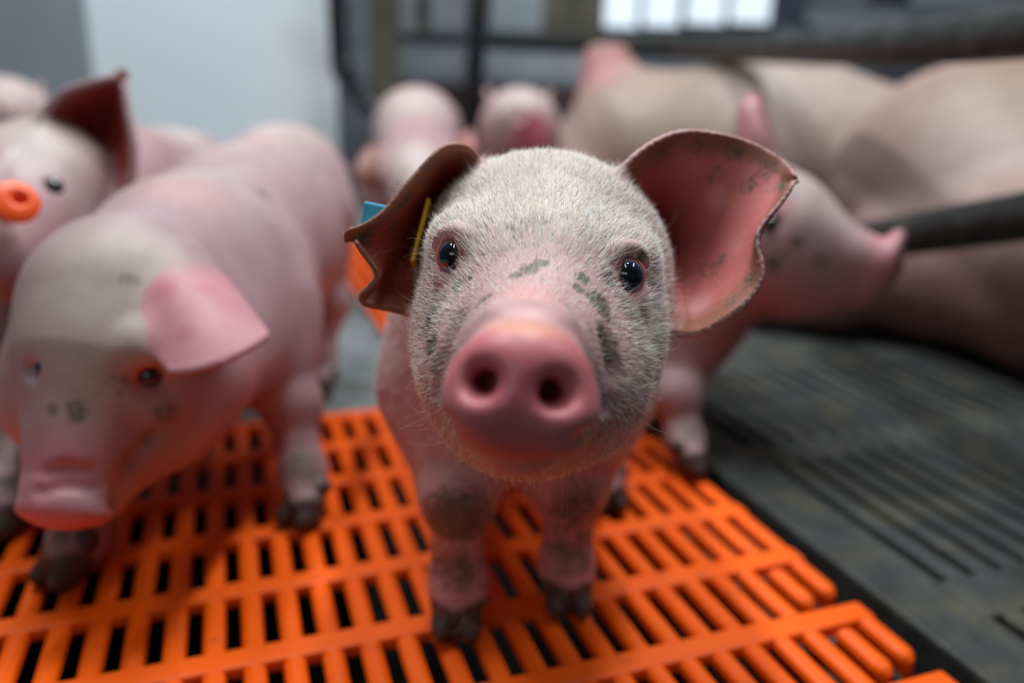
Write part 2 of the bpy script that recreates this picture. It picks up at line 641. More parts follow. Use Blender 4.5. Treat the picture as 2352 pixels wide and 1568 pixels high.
M_WORN = mottled('worn_dark_pipe', lin(34, 35, 34), lin(60, 61, 58), 60, 0.42, 0.3, 200, 0.5, lin(84, 84, 80), 30.0, (0.55, 0.75))
M_BROWN = mottled('brown_board', lin(44, 26, 24), lin(66, 42, 36), 20, 0.7)
M_OLIVE = mottled('weathered_post', lin(52, 50, 44), lin(92, 88, 74), 16, 0.8, 0.4)
M_GREYMETAL = mottled('galvanised_board', lin(122, 128, 138), lin(150, 155, 164), 10, 0.45)

pit = link('floor', box_mesh('floor', -4, 5, -2, 6, -0.36, -0.30), None, M_PIT)
tag(pit, 'dark manure pit floor below the slats', None, None, 'structure')

# --- plastic slatted panels -------------------------------------------------
def rib_mesh(name, w, l, depth, round_far=False, round_near=False, crown=0.0022):
    """one slat: rounded top along its length, straight flanks"""
    prof = [(-w * .30, -depth), (-w / 2, -0.0034), (-w * 0.40, -0.0006), (-w * 0.15, crown * 0.35), (w * 0.15, crown * 0.35), (w * 0.40, -0.0006), (w / 2, -0.0034), (w * .30, -depth)]
    ys = [-l / 2, l / 2]
    vs, fs = [], []
    ends = []
    n = len(prof)
    stations = []
    if round_near: stations += [(-l / 2, 0.35, 0.004), (-l / 2 + 0.003, 0.8, 0.0012)]
    stations += [(-l / 2 + (0.007 if round_near else 0), 1, 0), (l / 2 - (0.007 if round_far else 0), 1, 0)]
    if round_far: stations += [(l / 2 - 0.003, 0.8, 0.0012), (l / 2, 0.35, 0.004)]
    for y, sc, dz in stations:
        for x, z in prof: vs.append((x * sc, y, z - dz))
    for i in range(len(stations) - 1):
        for j in range(n - 1):
            fs.append((i * n + j, i * n + j + 1, (i + 1) * n + j + 1, (i + 1) * n + j))
    fs.append(tuple(range(n))[::-1]); fs.append(tuple(range((len(stations) - 1) * n, len(stations) * n)))
    fs = [f[::-1] for f in fs]
    return mesh_from(name, vs, fs)


RIB_W = 0.60 * U
SLOT_L = 0.745
me_rib = rib_mesh('slat', RIB_W, RP * 0.79, 0.010)
me_rib.materials.append(M_ORANGE)
me_finger = rib_mesh('slat_open', RIB_W, RP * 0.56, 0.014, round_near=True)
me_finger.materials.append(M_ORANGE)


def plastic_panel(label, c0, c1, r0, r1, open_rows=()):
    """ribs at half columns c0..c1, slot rows r0..r1"""
    root = empty('plastic_floor_panel', (*g2w(0, 0)[:2], 0), YAW)
    tag(root, label, 'floor panel', 'orange plastic floor panels')
    xa, xb = (c0 + 0.18) * U, (c1 + 0.82) * U
    for r in range(r0, r1 + 2):
        h = RP * (1 - SLOT_L) / 2
        y = RP * (r - 0.5)
        me = box_mesh('crossbar', xa, xb, y - h, y + h, -0.008, 0.0012, 0.0022)
        o = link('crossbar', me, root, M_ORANGE)
    for r in range(r0, r1 + 1):
        for c in range(c0, c1 + 1):
            fin = r in open_rows and c >= c1 - 1
            o = link('slat', me_finger if fin else me_rib, root)
            y = RP * r
            if fin: y += RP * (0.11 if c == c1 else 0.03)
            o.location = ((c + 0.5) * U, y, random.uniform(-0.0003, 0.0003))
    return root


plastic_panel('orange plastic slatted panel under the front piglets, nearest the lens', -16, 17, -3, 4, (-1, -2, -3))
plastic_panel('orange plastic slatted panel further back, beyond the grey strip', 9, 17, 6, 19)


def panel_root(name, label, cat, group=None):
    r = empty(name, (*g2w(0, 0)[:2], 0), YAW)
    return tag(r, label, cat, group)


# ledge beam below the panel edge and along the seam
lb = panel_root('support_beam', 'dark grey support ledge under the broken edge of orange panel', 'beam')
link('ledge', box_mesh('ledge', 15.7 * U, 18.15 * U, RP * -4.5, RP * 4.6, -0.06, -0.024, 0.003), lb, M_IRON)

# cast iron slats on the sow's side
ir = panel_root('iron_floor_panel', 'dark grey cast iron slatted floor running past the sow', 'floor panel')
link('edge_strip', box_mesh('edge_strip', 18.75 * U, 21.3 * U, RP * -6, RP * 5.2, -0.05, -0.001, 0.003), ir, M_IRON)
bands = [(-5.2, -4.6), (-1.92, -1.30), (1.48, 2.05), (4.75, 5.2)]
for a_, b_ in bands:
    link('cross_band', box_mesh('cross_band', 21.25 * U, 62 * U, RP * a_, RP * b_, -0.05, -0.0015, 0.003), ir, M_IRON)
me_bar = {}
for (a0, b0), (a1, b1) in zip(bands[:-1], bands[1:]):
    L = (a1 - b0) * RP + 0.01
    me = box_mesh('bar', -0.42 * U, 0.42 * U, -L / 2, L / 2, -0.04, -0.002, 0.003)
    me.materials.append(M_IRON)
    for i in range(32):
        o = link('bar', me, ir)
        o.location = ((22.2 + 1.22 * i) * U, RP * (b0 + a1) / 2, random.uniform(-0.0004, 0.0004))

# solid concrete under and behind
cs = panel_root('floor_strip', 'grey concrete strip between the two orange panels', None)
link('slab', box_mesh('slab', -40 * U, 9.1 * U, RP * 4.78, RP * 30, -0.08, -0.004, 0.004), cs, M_CONC)
link('front_edge', box_mesh('front_edge', -40 * U, 18.6 * U, RP * 4.64, RP * 4.95, -0.08, 0.0005, 0.003), cs, M_CONC)
link('lying_slab', box_mesh('lying_slab', 18.75 * U, 130 * U, RP * 5.22, RP * 30, -0.08, -0.002, 0.004), cs, M_IRON)
link('far_slab', box_mesh('far_slab', 9.12 * U, 18.73 * U, RP * 19.6, RP * 30, -0.08, -0.003, 0.004), cs, M_CONC)
link('joint_slab', box_mesh('joint_slab', 9.12 * U, 18.1 * U, RP * 4.97, RP * 5.4, -0.08, -0.004, 0.004), cs, M_CONC)
link('side_slab', box_mesh('side_slab', -70 * U, -16.0 * U, RP * -8, RP * 4.62, -0.08, -0.004, 0.004), cs, M_CONC)
tag(cs, 'grey concrete floor strip behind the orange panel', None, None, 'structure')


# --- walls ------------------------------------------------------------------
def wall(name, label, x0, x1, y0, y1, z0, z1, mat, bev=0.004):
    o = link(name, box_mesh(name, x0, x1, y0, y1, z0, z1, bev), None, mat)
    return tag(o, label, None, None, 'structure')


YW = 2.05
xl = W(215, 100, 1.95)[0]; xr = W(772, 100, 1.95)[0]
wall('wall_left', 'white smooth pen wall panel behind the left piglets', xl, xr, YW, YW + 0.03, 0.0, 1.5, M_WALL)
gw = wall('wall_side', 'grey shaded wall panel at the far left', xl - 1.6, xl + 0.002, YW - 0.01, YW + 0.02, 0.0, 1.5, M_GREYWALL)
wall('wall_back', 'dim grey barn wall far behind the crates', -2.6, 3.6, 3.6, 3.7, -0.3, 2.4, M_BACK)
wall('wall_right', 'grey barn wall beyond the sow', 3.4, 3.5, -2, 3.7, -0.3, 2.4, M_BACK)

# windows on the back wall: bright panes
m_win, nt, bs = new_mat('daylight_window_pane')
bs.inputs['Base Color'].default_value = (0.8, 0.9, 1, 1)
bs.inputs['Emission Color'].default_value = (0.78, 0.90, 1.0, 1)
bs.inputs['Emission Strength'].default_value = 0.58
M_FRAME = mottled('blue_grey_frame', lin(40, 50, 66), lin(62, 74, 92), 10, 0.5)


def at_y(px, py, y):
    r = W(px, py, 1) - CAM
    return CAM + r * ((y - CAM[1]) / r[1])


n = 0
for (xa, xb, yb) in ((1378, 1462, 62), (1474, 1556, 60), (1572, 1660, 54), (1672, 1764, 52)):
    n += 1
    p0 = at_y(xa, yb, 3.59); p1 = at_y(xb, yb, 3.59)
    wd = empty('window_%d' % n, ((p0[0] + p1[0]) / 2, 3.59, p0[2]))
    tag(wd, ['bright daylit window pane, leftmost above the black rail', 'second bright window pane from the post', 'third bright window pane from the post',
             'bright window pane nearest the thick end of the rail'][n - 1], None, None, 'structure')
    w2 = (p1[0] - p0[0]) / 2
    link('pane', box_mesh('pane', -w2, w2, -0.012, 0.0, 0.0, 0.55), wd, m_win)
    for nm, b in (('sill', (-w2 - .02, w2 + .02, -.03, .005, -.03, 0)), ('jamb', (-w2 - .02, -w2, -.02, .005, 0, .57)), ('jamb', (w2, w2 + .02, -.02, .005, 0, .57)), ('head', (-w2 - .02, w2 + .02, -.02, .005, .55, .58))):
        link(nm, box_mesh(nm, *b, 0.002), wd, M_FRAME)


# --- crate behind: posts, rail, boards ---------------------------------------
def vpost(px, py, d):
    p = W(px, py, d)
    return p[0], p[1]


x, y = vpost(1092, 140, 1.75)
gate = empty('crate_frame', (x, y, 0))
tag(gate, 'black steel crate frame with upright post and long rail behind the piglets', 'crate')
lean = 0.035
link('upright_post', tube_mesh('upright_post', [(-0.012, 0, 0), (0.0, 0, 0.36), (lean, 0, 1.2)], 0.021), gate, M_BLACK)
link('foot_plate', box_mesh('foot_plate', -0.06, 0.04, -0.05, 0.05, 0, 0.008, 0.002), gate, M_BLACK)
x2, y2 = vpost(880, 100, 2.0)
op = link('timber_post', box_mesh('timber_post', -0.038, 0.038, -0.035, 0.035, 0, 1.3, 0.006), None, M_OLIVE)
op.location = (x2, y2, 0); op.rotation_euler = (0, 0.01, 0.2)
tag(op, 'weathered olive grey upright post beside the bent black pipe', 'post')

pts = [W(770, -200, 1.85), W(774, 60, 1.85), W(782, 150, 1.85), W(800, 205, 1.84), W(835, 245, 1.83), W(885, 268, 1.82)]
base = np.array([pts[1][0], pts[1][1], 0])
x0 = pts[1][0]
cv = [np.array([x0, pts[1][1], 1.3]), np.array([x0, pts[1][1], 0.42])] + [np.array([p[0], pts[1][1], p[2]]) for p in pts[2:]] 
cv += [np.array([cv[-1][0] + 0.04, pts[1][1], cv[-1][2] - 0.06]), np.array([cv[-1][0] + 0.06, pts[1][1], 0.0])]
bp = empty('bent_pipe', tuple(base))
tag(bp, 'black bent steel pipe along the edge of the white wall', 'pipe')
link('pipe', tube_mesh('pipe', spline([c - base for c in cv], 60), 0.021), bp, M_BLACK)

# pen divider seen between the posts: grey boards above a brown one
dv = empty('pen_divider', (0.05, 2.5, 0))
tag(dv, 'grey boarded pen divider with dark rails behind the upright post', 'pen divider')


def board(parent, nm, xa, xb, ya, yb, mat, y=2.5, t=0.02, ox=0.05):
    a = at_y(xa, ya, y); b = at_y(xb, yb, y)
    return link(nm, box_mesh(nm, a[0] - ox, b[0] - ox, -t / 2, t / 2, b[2], a[2], 0.003), parent, mat)


board(dv, 'board', 785, 850, -60, 190, M_GREYMETAL)
board(dv, 'board', 915, 960, -60, 78, M_GREYMETAL)
board(dv, 'board', 985, 1062, -60, 72, M_GREYMETAL)
board(dv, 'board', 1135, 1250, -60, 74, M_GREYWALL)
board(dv, 'board', 905, 1348, 112, 188, M_GREYMETAL)
board(dv, 'rail', 905, 1395, 74, 112, M_BLACK, 2.49, 0.04)
board(dv, 'stile', 956, 990, -60, 90, M_OLIVE, 2.49, 0.03)
board(dv, 'stile', 1250, 1385, -60, 90, M_OLIVE, 2.49, 0.03)
a = at_y(900, 188, 2.5); b = at_y(1360, 330, 2.5)
link('kick_board', box_mesh('kick_board', a[0] - .05, b[0] - .05, -0.02, 0.02, 0.0, a[2], 0.004), dv, M_BROWN)

fd = empty('far_trough', (at_y(1960, 50, 3.3)[0], 3.3, 0))
tag(fd, 'pale grey trough boards far behind the thick rail', 'trough')
for xa, xb, ya, yb, m_ in ((1850, 2080, 34, 64, M_GREYMETAL), (2090, 2320, -30, 14, M_GREYMETAL), (1780, 1850, -60, 60, M_FRAME), (2000, 2090, -60, 10, M_BLACK)):
    board(fd, 'board', xa, xb, ya, yb, m_, 3.3, 0.02, fd.location[0])
for px in (1860, 2310):
    p = at_y(px, 60, 3.31)
    link('leg', box_mesh('leg', p[0] - fd.location[0] - .02, p[0] - fd.location[0] + .02, 0.0, .03, 0, p[2] + .04, .003), fd, M_BLACK)

# --- farrowing crate pipes by the sow -----------------------------------------
fc = empty('farrowing_crate', (*(W(3300, -90, 0.38)[:2]), 0))
tag(fc, 'worn dark pipe crate with two rails in front of the sow', 'crate')
fb = np.array(fc.location)
up = [W(1090, 92, 2.3), W(1400, 103, 1.83), W(1700, 111, 1.37), W(1880, 110, 1.08), W(2030, 102, 0.89), W(2180, 91, 0.76), W(2352, 72, 0.655), W(2560, 40, 0.56), W(3300, -90, 0.38)]
upc = spline(up, 60)
link('upper_rail', tube_mesh('upper_rail', upc - fb, 0.0222, 28), fc, M_WORN)
lo_ = [W(1895, 566, 1.0), W(2040, 546, 0.87), W(2200, 521, 0.775), W(2352, 497, 0.70), W(2600, 458, 0.60), W(3250, 350, 0.44)]
link('lower_rail', tube_mesh('lower_rail', spline(lo_, 40) - fb, 0.0222, 28), fc, M_WORN)
e0, e1 = upc[-1], np.array(lo_[-1])
pp = np.array([e0[0] + 0.01, e0[1] - 0.005])
link('end_post', tube_mesh('end_post', [np.array([pp[0], pp[1], z]) - fb for z in (-0.004, 0.3, 0.62)], 0.024), fc, M_WORN)
link('bracket', tube_mesh('bracket', [e1 - fb, np.array([pp[0], pp[1], e1[2]]) - fb], 0.02), fc, M_WORN)

# ================================================================== piglet in front
EUP = -DN; 
def cam_axes(roll):
    c, s = math.cos(roll), math.sin(roll)
    return np.array([c * RX + s * DN, -s * RX + c * DN, FW])      # right, down, away


def mpx(px, d):
    return px * d / F_PX


G_PIG = 'pink piglets in the pen'


def front_piglet():
    b = Body()
    A = cam_axes(math.radians(6.5))
    base = np.array([0.008, 0.41, 0.0])
    # trunk
    b.add(Cone((0.004, 0.475, 0.160), (-0.004, 0.58, 0.160), 0.076, 0.082), 0.03)
    b.add(Cone((-0.004, 0.58, 0.160), (-0.014, 0.665, 0.170), 0.082, 0.080), 0.03)
    b.add(Ell((0.006, 0.455, 0.135), (0.066, 0.055, 0.060)), 0.03)
    b.add(Cone(W(1245, 640, 0.385), (0.006, 0.475, 0.178), 0.058, 0.070), 0.03)
    legs = []
    fwd = np.array([0.0, -1, 0])
    legs.append(leg(b, (-0.043, 0.452, 0.125), W(1050, 1130, 0.458), W(1052, 1330, 0.470), floor_at(1050, 1445), (0.034, 0.0180, 0.0138), fwd))
    legs.append(leg(b, (0.052, 0.465, 0.125), W(1312, 1110, 0.478), W(1300, 1290, 0.492), floor_at(1303, 1392), (0.034, 0.0178, 0.0136), fwd))
    fr = floor_at(1398, 1165)
    legs.append(leg(b, (0.045, 0.655, 0.14), (fr[0] + 0.004, fr[1] + 0.045, 0.085), (fr[0] - 0.002, fr[1] + 0.022, 0.035), fr, (0.046, 0.020, 0.0125), fwd))
    fl = np.array([-0.062, 0.61, 0])
    legs.append(leg(b, (-0.06, 0.665, 0.14), (fl[0], fl[1] + 0.045, 0.085), (fl[0], fl[1] + 0.022, 0.035), fl, (0.046, 0.020, 0.0125), fwd))
    # head
    b.add(Ell(W(1247, 625, 0.375), (mpx(262, .375), mpx(232, .375), 0.056), A), 0.02)      # cranium
    b.add(Ell(W(1240, 690, 0.338), (mpx(262, .338), mpx(232, .338), 0.046), A), 0.012)     # face
    b.add(Ell(W(1072, 800, 0.345), (mpx(122, .345), mpx(150, .345), 0.034), A), 0.018)     # jowls
    b.add(Ell(W(1388, 815, 0.345), (mpx(122, .345), mpx(150, .345), 0.034), A), 0.018)
    b.add(Cone(W(1200, 900, 0.335), W(1192, 965, 0.262), mpx(175, .335), mpx(124, .262)), 0.016)   # lower jaw
    b.add(Cone(W(1237, 720, 0.315), W(1200, 880, 0.254), mpx(172, .315), mpx(132, .254)), 0.016)   # muzzle
    b.add(Ell(W(1212, 790, 0.258), (mpx(118, .258), mpx(86, .258), 0.020), A), 0.012)               # top of muzzle
    b.add(Ell(W(1228, 862, 0.310), (mpx(262, .31), mpx(218, .31), 0.042), A), 0.014)            # full round jowl bowl
    # snout disc, wider at the nostrils, raised rim
    b.add(Ell(W(1195, 908, 0.2355), (mpx(174, .234), mpx(124, .234), 0.0130), A), 0.004)
    b.add(Ell(W(1191, 950, 0.2365), (mpx(142, .234), mpx(88, .234), 0.0120), A), 0.010)
    b.add(Ell(W(1206, 836, 0.2360), (mpx(124, .234), mpx(88, .234), 0.0125), A), 0.012)
    b.add(Ell(W(1216, 736, 0.2500), (mpx(96, .25), mpx(36, .25), 0.010), A), 0.006)
    b.add(Ell(W(1112, 942, 0.2315), (mpx(56, .231), mpx(44, .231), 0.0090), A), 0.012)
    b.add(Ell(W(1284, 966, 0.2315), (mpx(56, .231), mpx(44, .231), 0.0090), A), 0.012)
    for px, py in ((1105, 877), (1274, 902)):
        c = W(px, py, 0.224)
        b.cut(Cone(c, c + FW * 0.016 + (A[0] * (0.004 if px < 1200 else -0.004)), mpx(33, .224), mpx(20, .224)), 0.007)
    # mouth line
    b.cut(Ring(W(1192, 955, 0.262), mpx(150, .262), mpx(112, .262), 0.0012, A), 0.004)
    # brow bones and cheek folds
    b.add(Ell(W(1062, 545, 0.330), (mpx(62, .33), mpx(42, .33), 0.016), A), 0.016)
    b.add(Ell(W(1432, 588, 0.330), (mpx(62, .33), mpx(42, .33), 0.016), A), 0.016)
    for path in (((1052, 735), (1018, 820), (1008, 900), (1035, 985)), ((1392, 770), (1412, 850), (1396, 930), (1340, 1010))):
        hs = [b.hit(*q) for q in path]
        for h0, h1 in zip(hs[:-1], hs[1:]): b.cut(Cone(h0, h1, 0.0016, 0.0016), 0.006)
    # ears
    er = Flap([W(1418, 470, .366), W(1450, 384, .362), W(1560, 328, .374), W(1690, 346, .374), W(1776, 388, .366), W(1808, 420, .358)],
              [W(1478, 575, .404), W(1535, 540, .402), W(1610, 525, .388), W(1690, 500, .371), W(1765, 465, .360), W(1806, 428, .357)],
              [W(1512, 690, .368), W(1575, 752, .352), W(1665, 716, .344), W(1730, 640, .345), W(1744, 535, .350), W(1800, 444, .354)])
    b.add(er, 0.008)
    el = Flap([W(1100, 440, .370), W(1078, 362, .362), W(1020, 350, .352), W(950, 420, .346), W(880, 500, .342), W(814, 543, .340)],
              [W(1035, 540, .400), W(1005, 500, .394), W(965, 520, .389), W(925, 560, .375), W(875, 575, .357), W(820, 552, .341)],
              [W(985, 660, .366), W(945, 698, .358), W(890, 695, .352), W(838, 678, .346), W(868, 630, .344), W(824, 560, .340)])
    b.add(el, 0.008)
    # eyes
    eyes = []
    for px, py, aw, ah, gx in ((1036, 588, 25, 35, -0.42), (1446, 633, 28, 40, 0.30)):
        h = b.hit(px, py)
        g = unit(-FW + RX * gx - DN * 0.02)
        r = mpx(44, .315)
        c = h - g * r * 0.52
        ax = np.array([unit(np.cross(DN, g)), unit(np.cross(g, np.cross(DN, g))), g])
        eyes.append((c, r, g, ax, mpx(aw, .315), mpx(ah, .315)))
        for k_, (rr, w_) in enumerate(((1.75, .0013),)):
            arc = [c + ax[0] * mpx(aw * rr, .315) * math.cos(t) + ax[1] * mpx(ah * rr * .92, .315) * math.sin(t) + g * r * .40 for t in np.linspace(-2.7, -.45, 7)]
            for h0, h1 in zip(arc[:-1], arc[1:]): b.add(Cone(h0, h1, w_, w_), .005)
        arc = [c + ax[0] * mpx(aw * 1.7, .315) * math.cos(t) + ax[1] * mpx(ah * 1.6, .315) * math.sin(t) + g * r * .3 for t in np.linspace(.5, 2.6, 6)]
        for h0, h1 in zip(arc[:-1], arc[1:]): b.add(Cone(h0, h1, .0016, .0016), .005)
        b.cut(Ell(h + g * 0.001, (mpx(aw, .315), mpx(ah, .315), 0.0055), ax), 0.002)
    v, f = b.mesh(0.00125)
    p = Paint(v, SKIN)
    hd = W(1240, 640, 0.35)
    p.spot(W(1250, 520, .345), (0.064, 0.046, 0.06), lin(202, 190, 174), 0.95, 0.5, A)
    p.spot(W(1215, 1000, .30), (.055, .022, .05), lin(196, 160, 140), .8, .3, A)
    p.spot(W(1010, 800, .33), 0.034, lin(196, 172, 156), 0.7, 0.3)
    p.spot(W(1450, 800, .33), 0.036, lin(196, 174, 156), 0.8, 0.3)
    p.spot(W(1200, 1040, .30), 0.034, lin(222, 176, 156), 0.8, 0.3)
    # darker chest and legs: their shade painted in, over thin-haired dirty skin
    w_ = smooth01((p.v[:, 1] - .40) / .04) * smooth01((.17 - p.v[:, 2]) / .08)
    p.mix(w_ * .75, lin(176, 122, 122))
    # snout: bare pink skin, peach upper rim, darker nostrils
    p.spot(W(1197, 898, .232), (mpx(204, .232), mpx(180, .232), 0.022), lin(214, 122, 128), 0.95, 0.8, A)
    p.spot(W(1215, 720, .275), (mpx(120, .275), mpx(95, .275), 0.03), lin(230, 158, 152), 0.8, 0.3, A)
    p.spot(W(1207, 762, .236), (mpx(120, .233), mpx(34, .233), 0.014), lin(240, 176, 138), 0.95, 0.3, A)
    p.spot(W(1218, 730, .243), (mpx(95, .243), mpx(34, .243), 0.012), lin(238, 186, 184), 0.9, 0.4, A)
    p.spot(W(1194, 905, .2225), (mpx(150, .2225), mpx(95, .2225), 0.006), lin(212, 116, 126), 0.85, 0.6, A)
    p.spot(W(1190, 1015, .232), (mpx(110, .228), mpx(40, .228), 0.012), lin(168, 78, 84), 0.7, 0.2, A)
    q = (v - W(1196, 895, .228)) @ A.T
    p.w = smooth01(1.6 - 1.6 * np.sqrt((q[:, 0] / mpx(190, .228)) ** 2 + (q[:, 1] / mpx(160, .228)) ** 2 + (q[:, 2] / .016) ** 2))
    for px, py in ((1105, 877), (1274, 902)):
        p.spot(W(px, py, .234), (0.0045, 0.0045, 0.010), lin(120, 30, 30), 0.95, 0.4, A)
    for c, r, g, ax, aw, ah in eyes:
        p.spot(c + g * r * 0.9, (aw * 1.75, ah * 1.5, 0.012), lin(226, 150, 146), 0.9, 0.55, ax)
    p.spot(W(1085, 570, .322), 0.010, lin(236, 176, 178), 0.9, 0.3)
    p.spot(W(1250, 655, .300), 0.011, lin(228, 160, 152), 0.7, 0.2)
    res_r = paint_ear(p, er, -1, lin(212, 122, 118), lin(140, 10, 12), lin(224, 160, 156), lin(132, 92, 66), 0.75)
    res_l = paint_ear(p, el, 1, lin(200, 92, 78), lin(120, 6, 6), lin(214, 156, 146), lin(132, 92, 66), 0.75)
    for px, py, r_, c_, k_ in ((1645, 455, .010, lin(240, 170, 170), .6), (1690, 560, .010, lin(232, 156, 152), .5), (1600, 700, .012, lin(240, 176, 176), .6), (1560, 600, .008, lin(200, 90, 88), .5),
                               (1640, 620, .010, lin(190, 100, 84), .5), (1700, 420, .014, lin(196, 124, 104), .5), (1560, 370, .014, lin(206, 136, 122), .5)):
        p.spot(b.hit(px, py), r_, c_, k_, .1)
    for px, py in ((1520, 350), (1600, 335), (1680, 350), (1750, 380), (1795, 425), (1745, 560), (1725, 650), (1680, 690), (1640, 400), (1720, 420), (1650, 600), (1600, 560), (860, 520), (930, 460), (980, 380), (850, 600)):
        p.mud(b.hit(px, py), .009, .42)
    # mud on the face
    for px, py, r, k in ((1215, 618, .0062, .95), (1185, 632, .005, .8), (1245, 603, .0045, .85), (1340, 640, .006, .8), (1375, 690, .009, .95), (1330, 660, .005, .8), (1390, 720, .006, .6),
                         (985, 740, .011, .95), (990, 785, .009, .95), (1010, 690, .009, .5), (1050, 655, .006, .6), (1385, 800, .011, .8), (1440, 700, .007, .5), (1110, 690, .006, .55),
                         (1400, 640, .007, .5), (1360, 760, .006, .5), (1000, 840, .008, .5), (1080, 635, .004, .8), (1300, 700, .005, .45), (1220, 520, .02, .32), (1360, 540, .016, .32),
                         (1760, 390, .010, .5), (1800, 425, .008, .6), (1720, 640, .008, .45), (1600, 640, .016, .3), (840, 545, .008, .6), (900, 520, .010, .45), (870, 620, .006, .5), (1475, 590, .004, .7)):
        p.mud(b.hit(px, py), r, k)
    paint_feet(p, legs, 0.85)
    root = empty('piglet', tuple(base))
    tag(root, 'pink piglet with muddy face staring straight into the lens, ears spread', 'piglet', G_PIG)
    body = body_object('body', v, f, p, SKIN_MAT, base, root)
    # eyeballs and lids
    for i, (c, r, g, ax, aw, ah) in enumerate(eyes):
        eyeball(root, base, c, r, unit(-FW + RX * (-0.18 if i == 0 else 0.16)))
        eyelids(root, base, c, r, ax, aw, ah, i)
    front_tags(root, base, b, el)
    bristles(root, base, b, v, f, p, er, el, eyes)
    return root


def eyelids(root, base, c, r, ax, aw, ah, side):
    """fleshy ring of lid skin hugging the eyeball, thick above"""
    nu, nv = 48, 12
    vs, cols = [], []
    for i in range(nu):
        a = 2 * math.pi * i / nu
        ca, sa = math.cos(a), math.sin(a)
        upper = max(0, -sa)              # ax[1] points down
        w = 0.0006 + 0.0006 * upper
        x, y = aw * 1.0 * ca, ah * 1.0 * sa
        rr = min(math.hypot(x, y) / r, 0.97)
        zz = r * math.sqrt(1 - rr * rr)
        ctr = c + ax[0] * x + ax[1] * y + ax[2] * (zz + 0.0001)
        out = unit(ax[0] * ca * ah + ax[1] * sa * aw)
        nrm = unit(ctr - c)
        out = unit(out - nrm * (out @ nrm))
        for j in range(nv):
            t = 2 * math.pi * j / nv
            vs.append(ctr + out * (w * 1.3 * (math.cos(t) + 0.75)) + nrm * w * 0.8 * math.sin(t) - base)
            inner = 0.5 - 0.5 * math.cos(t)
            col = lin(224, 174, 170) * (1 - inner) + inner * lin(186, 106, 92)
            if upper < 0.2 and inner > .5: col = lin(190, 110, 110)
            cols.append(col)
    fs = [(i * nv + j, i * nv + (j + 1) % nv, ((i + 1) % nu) * nv + (j + 1) % nv, ((i + 1) % nu) * nv + j) for i in range(nu) for j in range(nv)]
    me = mesh_from('eyelid', vs, fs, True)
    a = me.attributes.new('pigment', 'FLOAT_COLOR', 'POINT')
    a.data.foreach_set('color', np.hstack([np.array(cols), np.ones((len(cols), 1))]).astype(np.float32).ravel())
    o = link('eyelid', me, root, SKIN_MAT)
    o['label'] = 'pink fleshy eyelid rim'


M_TAGBLUE = mottled('cyan_tag_plastic', lin(70, 190, 236), lin(90, 204, 244), 60, 0.35, 0, None, 0.5, lin(30, 90, 110), 160.0, (0.62, 0.7))
M_TAGYEL = mottled('yellow_tag_plastic', lin(214, 160, 0), lin(224, 172, 4), 60, 0.4)
M_TAGORA = mottled('orange_tag_plastic', lin(255, 86, 10), lin(255, 96, 20), 60, 0.4)


def slab_mesh(name, o, u, v, n, lu, lv, t, bev):
    """thin plate centred at o with half sizes lu, lv and thickness t"""
    me = box_mesh(name, -lu, lu, -lv, lv, -t / 2, t / 2, bev)
    Mx = Matrix([[u[0], v[0], n[0], o[0]], [u[1], v[1], n[1], o[1]], [u[2], v[2], n[2], o[2]], [0, 0, 0, 1]])
    me.transform(Mx)
    return me


def front_tags(root, base, b, el):
    # yellow plate lying in the ear, seen on edge
    a = W(986, 464, .358); c = W(949, 608, .352)
    u = unit(c - a); n = unit(np.cross(u, FW) + 0.55 * RX * 0); n = unit(n); v = np.cross(n, u)
    me = slab_mesh('yellow_ear_tag', (a + c) / 2 - FW * 0.001 - base, u, v, n, np.linalg.norm(c - a) / 2, 0.0045, 0.0018, 0.0004)
    o = link('ear_tag', me, root, M_TAGYEL); o['label'] = 'thin yellow ear tag seen edge on'
    # stud through the ear and blue square button behind it
    p = W(862, 494, .352)
    u = unit(W(895, 480, .352) - W(845, 470, .350)); n0 = unit(W(840, 515, .352) - W(846, 470, .351)); v = unit(n0 - u * (u @ n0)); n = np.cross(u, v)
    me = slab_mesh('blue_ear_tag', p - base, u, v, n, mpx(30, .352), mpx(26, .352), 0.0045, 0.001)
    o = link('ear_tag', me, root, M_TAGBLUE); o['label'] = 'cyan blue ear tag at the back of the ear'
    q = W(905, 520, .362)
    link('tag_stud', tube_mesh('tag_stud', [p - base, W(880, 506, .356) - base], 0.0014, 10), root, M_TAGBLUE)


def hair_object(name, root, base, P0, dirs, bend, L, rad, cols, mat, npt=5):
    """P0 roots, dirs start directions, bend drift of the tip, L lengths"""
    n = len(P0)
    hc = bpy.data.hair_curves.new(name)
    hc.add_curves([npt] * n)
    t = np.linspace(0, 1, npt)[None, :, None]
    pts = P0[:, None] + dirs[:, None] * L[:, None, None] * t + bend[:, None] * L[:, None, None] * t * t
    pts -= np.asarray(base)
    hc.points.foreach_set('position', pts.astype(np.float32).ravel())
    r = (rad[:, None] * (1 - 0.85 * t[0, :, 0][None] ** 1.5)).astype(np.float32)
    a = hc.attributes.get('radius') or hc.attributes.new('radius', 'FLOAT', 'POINT')
    a.data.foreach_set('value', r.ravel())
    a = hc.attributes.new('tint', 'FLOAT_COLOR', 'CURVE')
    a.data.foreach_set('color', np.hstack([cols, np.ones((n, 1))]).astype(np.float32).ravel())
    o = bpy.data.objects.new(name, hc)
    COL.objects.link(o)
    hc.materials.append(mat)
    o.parent = root
    return o


def hair_material():
    m, nt, b = new_mat('pig_bristle')
    at = node(nt, 'ShaderNodeAttribute'); at.attribute_name = 'tint'
    nt.links.new(at.outputs['Color'], b.inputs['Base Color'])
    b.inputs['Roughness'].default_value = 0.45
    b.inputs['Specular IOR Level'].default_value = 0.4
    return m


HAIR_MAT = hair_material()


